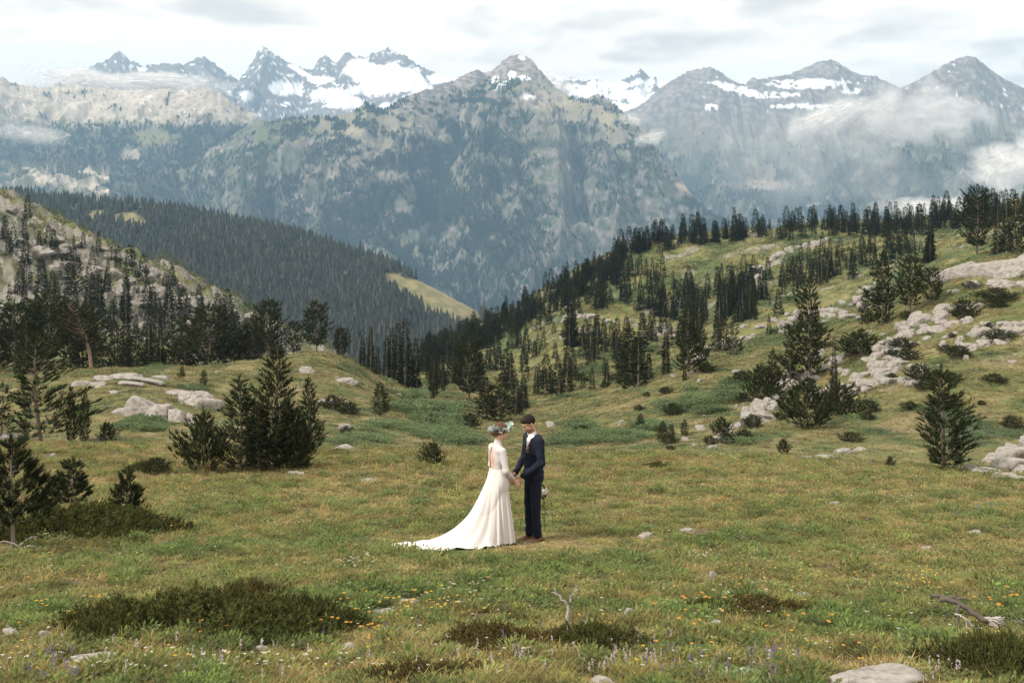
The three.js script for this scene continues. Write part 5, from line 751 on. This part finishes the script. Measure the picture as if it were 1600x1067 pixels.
{
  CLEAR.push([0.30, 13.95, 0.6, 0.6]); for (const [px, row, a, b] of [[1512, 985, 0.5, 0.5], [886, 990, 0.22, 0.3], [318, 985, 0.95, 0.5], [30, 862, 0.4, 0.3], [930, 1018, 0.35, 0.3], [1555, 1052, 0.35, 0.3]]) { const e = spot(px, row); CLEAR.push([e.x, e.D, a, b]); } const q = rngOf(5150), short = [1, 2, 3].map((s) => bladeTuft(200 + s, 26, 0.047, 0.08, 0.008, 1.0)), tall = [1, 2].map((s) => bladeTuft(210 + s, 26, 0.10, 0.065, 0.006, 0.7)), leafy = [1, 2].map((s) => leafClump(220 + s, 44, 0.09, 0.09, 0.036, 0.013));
  const L = { short: [[], [], []], tall: [[], []], leafy: [[], []] };
  const grow = (D0, D1, count, pow, scaleOf) => {
    for (let i = 0; i < count; i++) {
      const D = D0 * Math.pow(D1 / D0, Math.pow(q(), pow)), x = (q() * 2 - 1) * (0.54 * D + 0.6), w = cover(x, D), u = q();
      if (q() < w.soil * 0.88 || q() < w.rock * 0.5) continue;
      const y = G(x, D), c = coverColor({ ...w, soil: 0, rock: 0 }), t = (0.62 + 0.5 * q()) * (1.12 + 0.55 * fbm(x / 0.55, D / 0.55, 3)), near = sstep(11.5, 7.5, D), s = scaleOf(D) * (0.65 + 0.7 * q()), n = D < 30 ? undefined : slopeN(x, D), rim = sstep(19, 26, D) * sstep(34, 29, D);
      const clump = clamp(0.75 + 0.75 * fbm(x / 0.5 + 90, D / 0.5, 3), 0.3, 1.5); const spec = { p: [x, y, -D], turn: q() * 6.283, n }, fy = D < 33 ? 1 : 0.42;
      const tallP = D < 33 ? 0.10 + 0.32 * near + 0.18 * rim + 0.15 * w.green : 0.12, leafP = tallP + (D < 33 ? 0.05 + 0.30 * w.green * (0.4 + 0.6 * near) : 0.10 * w.green + 0.45 * w.lush);
      const trampled = sstep(1.6, 0.7, Math.hypot((x + 0.25) / 1.7, D - 13.95)); let kept = 1; if (D < 33) for (const [cx, cD, cw, cd] of CLEAR) { const e = Math.hypot((x - cx) / cw, (D - cD) / cd); if (e < 1) { kept = 0; break; } }
      if (u < tallP && trampled < 0.3 && kept) { const k = mix3(c, q() < 0.5 ? [0.26, 0.19, 0.085] : [0.10, 0.14, 0.035], 0.25 + 0.3 * rim); L.tall[i % 2].push({ ...spec, s: [s, s * fy * clump * (0.7 + 0.5 * q()), s], col: k.map((e) => e * t) }); }
      else if (u < leafP && trampled < 0.3 && kept) { const k = mix3(c, [0.085, 0.145, 0.042], 0.4 + 0.4 * q()); L.leafy[i % 2].push({ ...spec, s: [s, s * fy * clump * (0.8 + 0.6 * q()), s], col: k.map((e) => e * t) }); }
      else L.short[i % 3].push({ ...spec, s: [s * 1.1, s * clump * (1.0 + 0.4 * near) * (1 - 0.62 * trampled) * (kept ? 1 : 0.45) * fy, s * 1.1], col: c.map((e) => e * t) });
    }
  };
  grow(5.6, 33, 160000, 0.9, (D) => 0.85 + 0.03 * D);
  grow(33, 160, 60000, 0.85, (D) => 0.075 * D);
  grow(160, 420, 26000, 0.8, (D) => 0.062 * D);
  const nm = ['short olive and straw grass covering the meadow', 'short grass tufts between the flowers of the meadow', 'low grass covering the meadow and the hillsides'];
  L.short.forEach((l, i) => instances('grass', short[i], grassMat, l, nm[i], 'grass'));
  L.tall.forEach((l, i) => instances('grass', tall[i], grassMat, l, ['taller thin grass stems standing in the meadow', 'taller straw-coloured grass stems at the meadow rim'][i], 'grass'));
  L.leafy.forEach((l, i) => instances('ground_cover_leaves', leafy[i], grassMat, l, ['low leafy green plants among the grass', 'dark green leafy clumps among the grass'][i], 'ground cover'));

  // taller dark green herbs in scattered clumps
  const herb = leafClump(241, 120, 0.13, 0.17, 0.05, 0.017), herbs = [];
  for (let i = 0; i < 5200; i++) { const D = 6 + 25 * Math.pow(q(), 0.75), x = (q() * 2 - 1) * (0.53 * D + 0.5), v = fbm(x / 1.6 + 30, D / 1.6, 3); if (v < 0.16 + 0.25 * q() || Math.hypot((x + 0.25) / 1.9, (D - 13.95) / 1.2) < 1) continue; const s = (0.5 + 0.8 * q()) * (0.8 + 0.012 * D), t = 0.6 + 0.7 * q(), g2 = q(); herbs.push({ p: [x, G(x, D), -D], turn: q() * 6.283, s: [s, s * (0.5 + 0.5 * q()), s], col: mix3([0.075, 0.132, 0.04], [0.13, 0.15, 0.05], g2).map((e) => e * t) }); }
  instances('herb_leaves', herb, grassMat, herbs, 'clumps of taller dark green herbs among the meadow grass', 'ground cover');

  // willow scrub in the hollow and on the lower right slope
  const scrub = leafClump(231, 130, 0.5, 0.62, 0.17, 0.06), list = [];
  for (const [cx, cy, rx, ry, n] of [[640, 638, 40, 6, 46], [700, 640, 34, 9, 40], [660, 655, 26, 5, 26], [700, 662, 30, 8, 44], [690, 680, 42, 9, 60], [720, 690, 30, 6, 30], [610, 670, 60, 8, 30], [560, 690, 50, 7, 26], [650, 618, 30, 8, 20], [900, 690, 34, 6, 40], [960, 685, 54, 8, 60], [1020, 668, 30, 7, 30], [1080, 640, 54, 10, 60], [1120, 625, 42, 8, 40], [1150, 605, 30, 8, 24], [1170, 690, 30, 6, 16], [900, 668, 30, 4, 14], [230, 668, 40, 7, 30], [215, 660, 24, 6, 16], [1000, 545, 40, 8, 20], [910, 580, 40, 8, 14], [1220, 470, 40, 8, 20]])
    for (let i = 0; i < n; i++) { const a = q() * 6.283, k = Math.sqrt(q()), sp = spot(cx + Math.cos(a) * rx * k, cy + Math.sin(a) * ry * k, 31), s = (0.55 + 0.6 * q()) * clamp(sp.D / 60, 0.6, 2), t = 0.7 + 0.6 * q(); list.push({ p: sp.p, turn: q() * 6.283, s: [s * 1.2, s * 0.8, s * 1.2], col: [0.075 * t, 0.118 * t, 0.05 * t] }); }
  instances('willow_scrub_leaves', scrub, grassMat, list, 'low grey-green willow scrub in the hollow and along the lower right slope', 'scrub');

  // wildflowers
  const flower = (seed, petals, R, hgt, pc, cc, up = 0.5) => { const r = rngOf(seed), b = new Bag(), st = [0.07, 0.10, 0.03]; b.tri([0.003, -0.02, 0], [-0.003, -0.02, 0], [0.01, hgt, 0], [0, 1, 0], st); b.tri([0, -0.02, 0.003], [0, -0.02, -0.003], [0.01, hgt, 0], [0, 1, 0], st); for (let i = 0; i < petals; i++) { const a = i / petals * 6.283, c = a + 5.6 / petals, p = (e, q) => [0.01 + Math.cos(e) * q, hgt + up * R * (q / R) * (0.5 + 0.3 * r()), Math.sin(e) * q]; b.tri([0.01, hgt, 0], p(a, R), p(c, R), [0, 1, 0.2], cc, pc); } return b.geo(); };
  const spike = (seed, n, R, hgt, pc) => { const r = rngOf(seed), b = new Bag(), st = [0.07, 0.10, 0.03]; b.tri([0.003, -0.02, 0], [-0.003, -0.02, 0], [0, hgt, 0], [0, 1, 0], st); for (let i = 0; i < n; i++) { const a = r() * 6.283, y = hgt * (0.55 + 0.5 * r()), k = R * (1 - 0.6 * (y / hgt - 0.55)), c = [Math.cos(a) * k, y, Math.sin(a) * k], t = 0.7 + 0.5 * r(); b.tri(add(c, [0, R, 0]), add(c, [Math.sin(a) * R, -R * 0.5, -Math.cos(a) * R]), add(c, [-Math.sin(a) * R, -R * 0.5, Math.cos(a) * R]), norm([c[0], R, c[2]]), pc.map((e) => e * t)); } return b.geo(); };
  const umbel = (seed, n, R, hgt, pc) => { const r = rngOf(seed), b = new Bag(), st = [0.07, 0.10, 0.03]; b.tri([0.003, -0.02, 0], [-0.003, -0.02, 0], [0, hgt, 0], [0, 1, 0], st); for (let i = 0; i < n; i++) { const a = r() * 6.283, k = R * Math.sqrt(r()), c = [Math.cos(a) * k, hgt + 0.3 * (R - k) + 0.3 * R * r(), Math.sin(a) * k], e = R * 0.32, t = 0.8 + 0.3 * r(); b.tri(add(c, [e, 0, 0]), add(c, [-e * 0.5, 0.2 * e, e]), add(c, [-e * 0.5, 0, -e]), [0, 1, 0.2], pc.map((v) => v * t)); } return b.geo(); };
  const kinds = [[flower(1, 8, 0.015, 0.12, [0.78, 0.50, 0.05], [0.55, 0.30, 0.03]), 'yellow daisy flowers sprinkled through the meadow'], [flower(2, 7, 0.017, 0.15, [0.80, 0.38, 0.05], [0.5, 0.22, 0.03]), 'orange-yellow flowers in the foreground of the meadow'], [umbel(3, 12, 0.016, 0.12, [0.72, 0.70, 0.64]), 'small white flower heads sprinkled through the meadow'], [spike(4, 22, 0.0075, 0.13, [0.27, 0.235, 0.38]), 'purple lupine spikes in the foreground'], [spike(5, 16, 0.0075, 0.13, [0.62, 0.53, 0.55]), 'pale pinkish-white flower spikes in the foreground']];
  const lists = kinds.map(() => []), put = (k, px, row, s) => { const sp = spot(px, row); lists[k].push({ p: sp.p, turn: q() * 6.283, s: s * (0.75 + 0.5 * q()) * (0.8 + 0.018 * sp.D) }); };
  for (let i = 0; i < 520; i++) put(2, q() * 1600, 716 + 352 * Math.pow(q(), 0.8), 0.8);
  for (let i = 0; i < 260; i++) put(0, q() * 1600, 720 + 345 * q(), 0.8);
  for (const [cx, cy, rx, ry, n, k] of [[280, 768, 40, 8, 50, 0], [980, 726, 26, 5, 40, 0], [1215, 720, 26, 4, 26, 0], [640, 960, 110, 18, 70, 0], [540, 1000, 60, 16, 26, 1], [1130, 790, 40, 16, 40, 0], [1560, 960, 40, 12, 20, 1], [1440, 925, 60, 14, 20, 0], [260, 830, 14, 8, 20, 0], [900, 760, 60, 20, 40, 0], [1220, 925, 60, 30, 24, 0], [470, 730, 120, 12, 60, 0], [360, 1000, 60, 10, 14, 1], [720, 940, 60, 30, 30, 2], [1100, 960, 40, 14, 14, 1], [1180, 1000, 200, 40, 30, 1], [150, 960, 80, 30, 20, 0], [560, 890, 30, 8, 40, 2], [1090, 880, 30, 6, 36, 2], [90, 850, 40, 10, 26, 2], [1420, 790, 20, 5, 22, 2], [1340, 730, 30, 4, 30, 3], [1540, 797, 12, 4, 16, 3], [120, 965, 20, 10, 12, 3], [90, 1060, 60, 10, 26, 3], [1080, 1045, 60, 16, 30, 3], [1210, 1045, 40, 14, 26, 3], [950, 1035, 60, 18, 40, 4], [1000, 1045, 200, 20, 60, 4], [300, 1035, 200, 24, 70, 4], [820, 1040, 60, 16, 24, 4], [700, 1035, 100, 20, 20, 4], [1480, 1055, 70, 10, 26, 4], [480, 1050, 160, 12, 30, 2], [250, 1050, 200, 15, 40, 2], [640, 1020, 200, 30, 16, 3], [1160, 960, 60, 20, 26, 2]])
    for (let i = 0; i < n * 0.75; i++) { const a = q() * 6.283, e = Math.pow(q(), 0.8) * 1.25; put(k, cx + Math.cos(a) * rx * e, Math.min(1078, cy + Math.sin(a) * ry * e * (k > 2 ? 1.9 : 1)), 0.9); }
  kinds.forEach(([g, l], i) => instances('wildflower_petals', g, grassMat, lists[i], l, 'wildflowers'));
}
// juniper mats
function juniperGeo(seed, o) { // a low mound of upturned sprays about 1 m across
  const r = rngOf(seed), b = new Bag(), stems = [];
  for (let i = 0; i < o.n; i++) {
    const a = r() * 6.283, k = Math.pow(r(), 0.55), edge = 0.5 * (1 + 0.28 * Math.sin(a * 3 + seed) + 0.16 * Math.sin(a * 7 + seed * 2)), x = Math.cos(a) * k * edge, z = Math.sin(a) * k * edge, hgt = o.h * (Math.sqrt(Math.max(0, 1 - k * k * 0.92))) * (0.62 + 0.5 * (0.5 + 0.5 * N2(x * 5 + seed, z * 5))) , lump = 0.5 + 0.5 * N2(x * 13 + seed, z * 13 - seed), y = hgt * (0.55 + 0.5 * lump) * (0.45 + 0.55 * Math.pow(r(), 0.4)), tn = 0.45 + 0.85 * lump;
    brush(b, r, [x, y - 0.03, z], norm([Math.cos(a) * (0.4 + 0.5 * k) + (r() - 0.5) * 0.8, 0.9, Math.sin(a) * (0.4 + 0.5 * k) + (r() - 0.5) * 0.8]), o.L * (0.7 + 0.6 * r()), 8, o.w, 0, 0, o.col.map((e) => e * tn), 1.1);
  }
  for (let i = 0; i < 14; i++) { const a = r() * 6.283, e = 0.12 + 0.16 * r(); stems.push(tube([[Math.cos(a) * 0.06, -0.02, Math.sin(a) * 0.06], [Math.cos(a) * e * 0.6, o.h * 0.3, Math.sin(a) * e * 0.6], [Math.cos(a + 0.3) * e, o.h * 0.45, Math.sin(a + 0.3) * e]], [0.006, 0.005, 0.002], 5)); }
  return { leaves: b.geo(), stems: mergeGeometries(stems) };
}
const junipers = [1, 2, 3].map((s) => juniperGeo(300 + s, { n: 4600, h: 0.22, L: 0.026, w: 0.0075, col: s === 3 ? [0.070, 0.064, 0.023] : [0.050, 0.066, 0.019] }));
function juniper(label, px, row, wpx, depth, tall, v, turn = 0) { // width on the photograph, depth and height in metres
  const at = spot(px, row), w = wpx / F * at.D, o = thing('juniper_shrub', label, 'juniper'); mesh('stems', junipers[v].stems, barkMat, o); mesh('foliage', junipers[v].leaves, leafMat, o);
  const n = slopeN(at.x, at.D, 0.5); o.position.set(...at.p); _q.setFromUnitVectors(UPV, _n.set(...n)); o.quaternion.copy(_q).multiply(_q2.setFromAxisAngle(UPV, turn)); o.scale.set(w * 1.02, tall / 0.22, depth); return o;
}
juniper('large olive juniper mat lying in the left foreground', 318, 985, 340, 1.35, 0.42, 0);
juniper('right end of juniper growth beside the rounded stone in the foreground', 468, 982, 160, 0.95, 0.34, 1, 0.4);
juniper('left lobe of juniper growth by the grey oval stone', 180, 992, 160, 0.9, 0.34, 1, 1);
juniper('small domed juniper behind the large mat in the left foreground', 390, 940, 110, 0.7, 0.24, 2, 0.3);
juniper('wide dark juniper mat under the three small pines at the left', 130, 838, 270, 1.6, 0.62, 0, 0.3);
juniper('low dark juniper at the left edge under the bare-limbed pine', 10, 850, 130, 1.0, 0.34, 1, 2);
juniper('brownish juniper strip right of the big mat in the middle foreground', 770, 1008, 170, 0.7, 0.2, 2, 0);
juniper('dark juniper mat around the dead branched sapling', 930, 1018, 170, 0.8, 0.26, 0, 0.8);
juniper('middle strip of brown-green juniper in the right part of the meadow', 1190, 962, 170, 0.7, 0.2, 2, 0.2);
juniper('small juniper left of the middle strip in the right part of the meadow', 1110, 958, 70, 0.5, 0.16, 1, 0.9);
juniper('dark juniper cut by the bottom right corner', 1555, 1052, 170, 0.8, 0.34, 0, 1.2);
juniper('low reddish juniper at the bottom edge left of the middle', 640, 1068, 200, 0.5, 0.16, 2, 0.5);
juniper('low dark juniper patch in the grass right of the groom', 1030, 733, 46, 0.9, 0.25, 1, 0.5);
juniper('dark low juniper patch left of the long low rim boulder', 225, 735, 60, 0.9, 0.3, 0, 0.5);

// dead wood
const logMat = std({ color: rgb(0.10, 0.082, 0.07), roughness: 0.95 });
function deadwood(name, label, px, row, parts, cat, size = 1) { const at = spot(px, row), o = thing(name, label, cat); o.position.set(...at.p); o.scale.setScalar(size); for (const [n, list, dark] of parts) mesh(n, mergeGeometries(list.map(([pts, r0, r1]) => tube(pts.flatMap((p, i) => i ? [[(p[0] + pts[i - 1][0]) / 2 + 0.012, (p[1] + pts[i - 1][1]) / 2 + 0.01, (p[2] + pts[i - 1][2]) / 2], p] : [p]), pts.flatMap((p, i) => i ? [lerp(r0, r1, (i - 0.5) / (pts.length - 1)), lerp(r0, r1, i / (pts.length - 1))] : [r0]), 6))), dark ? logMat : deadMat, o); return o; }
deadwood('dead_sapling', 'dead grey forked sapling standing in the juniper at the centre foreground', 886, 992, [['trunk', [[[[0, -0.05, 0], [0.0, 0.14, 0], [0.005, 0.24, 0]], 0.02, 0.013]]], ['branch', [[[[0.005, 0.23, 0], [-0.05, 0.29, 0.01], [-0.10, 0.34, 0], [-0.11, 0.38, 0]], 0.01, 0.003], [[[0.005, 0.23, 0], [0.03, 0.31, 0], [0.06, 0.36, 0.02], [0.07, 0.42, 0.02]], 0.01, 0.003], [[[-0.05, 0.29, 0.01], [-0.06, 0.34, 0.02]], 0.005, 0.002], [[[0.06, 0.36, 0.02], [0.10, 0.38, 0.02]], 0.005, 0.002]]], ['branch', [[[[0.10, 0.0, 0.02], [0.15, 0.09, 0.03], [0.16, 0.16, 0.03]], 0.01, 0.003], [[[0.15, 0.09, 0.03], [0.22, 0.07, 0.03]], 0.007, 0.002]]]], 'dead sapling');
deadwood('dead_wood', 'tangle of bleached roots and a dark broken log at the right edge', 1505, 985, [['log', [[[[-0.22, 0.30, -0.12], [-0.10, 0.29, -0.1], [0.0, 0.26, -0.06], [0.1, 0.19, -0.02], [0.2, 0.12, 0.02], [0.3, 0.09, 0.03]], 0.03, 0.034], [[[-0.02, 0.27, -0.06], [-0.06, 0.19, -0.02], [-0.07, 0.08, 0.03], [-0.09, -0.03, 0.05]], 0.02, 0.012], [[[-0.30, 0.33, -0.16], [-0.14, 0.31, -0.14], [0.02, 0.305, -0.13], [0.14, 0.28, -0.13]], 0.018, 0.012], [[[0.0, 0.27, -0.06], [-0.05, 0.33, -0.08], [-0.06, 0.36, -0.08]], 0.014, 0.007]], true], ['roots', Array.from({ length: 24 }, (_, i) => { const r = rngOf(700 + i), a = -0.7 + 1.3 * r(), b = 0.1 + 0.05 * r(); return [[[0.24, b, 0.03], [0.28 + 0.05 * r(), b + 0.05 * a, 0.06], [0.33 + 0.08 * r(), b + 0.11 * a, 0.08 + 0.05 * r()], [0.37 + 0.12 * r(), b - 0.02 + 0.16 * a * (0.5 + r()), 0.08 * r()]], 0.011, 0.003]; })], ['branch', [[[[-0.12, 0.20, 0.06], [-0.03, 0.17, 0.1], [0.04, 0.10, 0.12], [0.06, 0.02, 0.13], [0.0, -0.03, 0.14]], 0.012, 0.006], [[[-0.03, 0.17, 0.1], [-0.01, 0.08, 0.12], [-0.06, 0.02, 0.15], [-0.14, -0.02, 0.18]], 0.009, 0.004], [[[0.04, 0.10, 0.12], [0.10, 0.07, 0.14], [0.15, 0.0, 0.16]], 0.008, 0.003], [[[-0.01, 0.08, 0.12], [0.03, 0.03, 0.16], [0.03, -0.03, 0.2]], 0.007, 0.003]]]], 'dead wood', 0.72);
deadwood('dead_branches', 'dry grey branches at the foot of the pine at the left edge', 30, 862, [['branch', [[[[0, 0.02, 0], [0.14, 0.08, 0.03], [0.26, 0.06, 0.06], [0.32, 0.02, 0.08]], 0.014, 0.004], [[[0, 0.08, 0], [0.12, 0.17, 0], [0.24, 0.2, 0.04]], 0.012, 0.004], [[[0, 0.02, 0], [0.1, 0.0, 0.1], [0.22, -0.1, 0.18]], 0.013, 0.004], [[[0, 0.05, 0], [-0.14, 0.14, 0.05], [-0.24, 0.14, 0.05]], 0.012, 0.004]]]], 'dead branches');

// ---------------------------------------------------------------- drifting mist against the mountains
const mistMat = new THREE.MeshPhysicalMaterial({ color: rgb(0.97, 0.94, 0.92), vertexColors: true, roughness: 1, transparent: true, transmission: 0.5, thickness: 0, specularIntensity: 0, side: THREE.DoubleSide, depthWrite: false });
function mist(label, px, row, D, wpx, hpx, seed, o = {}) {
  const g = thing('mist_cloud', label, 'mist'), W = wpx / F * D, H = hpx / F * D, n = o.layers ?? 5, cx = (px - CX) / F * D, cy = (HZ - row) / F * D; g.position.set(cx, cy, -D);
  for (let k = 0; k < n; k++) {
    const nc = 76, nr = 44, P = [], C = [], I = [];
    for (let j = 0; j < nr; j++) for (let i = 0; i < nc; i++) {
      const u = i / (nc - 1) * 2 - 1, v = j / (nr - 1) * 2 - 1, x = u * W / 2 * 1.15, y = v * H / 2 * 1.15 + (o.tilt ?? 0) * x, a = fbm(u * 1.6 * (wpx / 200) + seed + k * 0.12, v * 0.85 * (hpx / 100) - seed + k * 0.1, 4, 0.5), rr2 = Math.hypot(u, v);
      P.push(x, y, (k - n / 2) * (o.gap ?? 70) + 60 * fbm(u * 2 + k * 3, v * 2 + seed, 2)); C.push(1, 1, 1, clamp((sstep(1.0, 0.15, rr2 + 0.0) * 1.25 + 0.95 * a - (o.cut ?? 0.45)) * (o.dense ?? 0.55)) * sstep(1, 0.8, Math.max(Math.abs(u), Math.abs(v))) * (1 - (o.fadeTop ?? 0) * sstep(-0.2, 0.8, v)));
    }
    for (let j = 0; j < nr - 1; j++) for (let i = 0; i < nc - 1; i++) { const a = j * nc + i; I.push(a, a + 1, a + nc, a + 1, a + nc + 1, a + nc); }
    const e = new THREE.BufferGeometry(); e.setAttribute('position', new THREE.Float32BufferAttribute(P, 3)); e.setAttribute('color', new THREE.Float32BufferAttribute(C, 4)); e.setIndex(I); e.computeVertexNormals(); mesh('wisp', e, mistMat, g).castShadow = false;
  }
}
mist('large pinkish mist bank drifting across the pyramid summit', 1440, 178, 4700, 320, 140, 3.3, { dense: 0.36, tilt: -0.05, cut: 0.5 });
mist('thin wisp of mist rising diagonally before the grey right mountain', 1305, 182, 4700, 170, 60, 8.1, { dense: 0.48, tilt: 0.35 });
mist('faint veil of mist over the valley under the grey right mountain', 1290, 250, 4300, 560, 210, 12.7, { dense: 0.075, cut: 0.35 });
mist('bright white mist rising behind the trees at the right edge', 1590, 262, 3200, 150, 130, 17.9, { dense: 0.5, cut: 0.4 });
mist('white mist lying behind the skyline pines at the right', 1480, 325, 3000, 260, 50, 23.2, { dense: 0.52 });
mist('white cloud lying along the foot of the left snowy peaks', 250, 128, 6050, 210, 40, 29.4, { dense: 0.90, cut: 0.3 });
mist('white cloud behind the pale left mountain at the left', 120, 124, 6100, 140, 40, 31.4, { dense: 0.90, cut: 0.3 });
mist('small low cloud puff on the slope of the pale left mountain', 45, 208, 3500, 120, 44, 37.9, { dense: 0.34, layers: 4, cut: 0.55 });
mist('thin haze drifting off the right side of the rounded summit', 868, 140, 5200, 80, 60, 41.9, { dense: 0.45, layers: 4 });
mist('small round puff of mist on the right shoulder of the middle mountain', 1020, 213, 3800, 46, 34, 47.1, { dense: 0.63, layers: 4 });
mist('wisp of mist behind the right shoulder of the middle mountain', 985, 186, 4400, 60, 34, 53.1, { dense: 0.60, layers: 4 });
renderer.render(scene, camera);
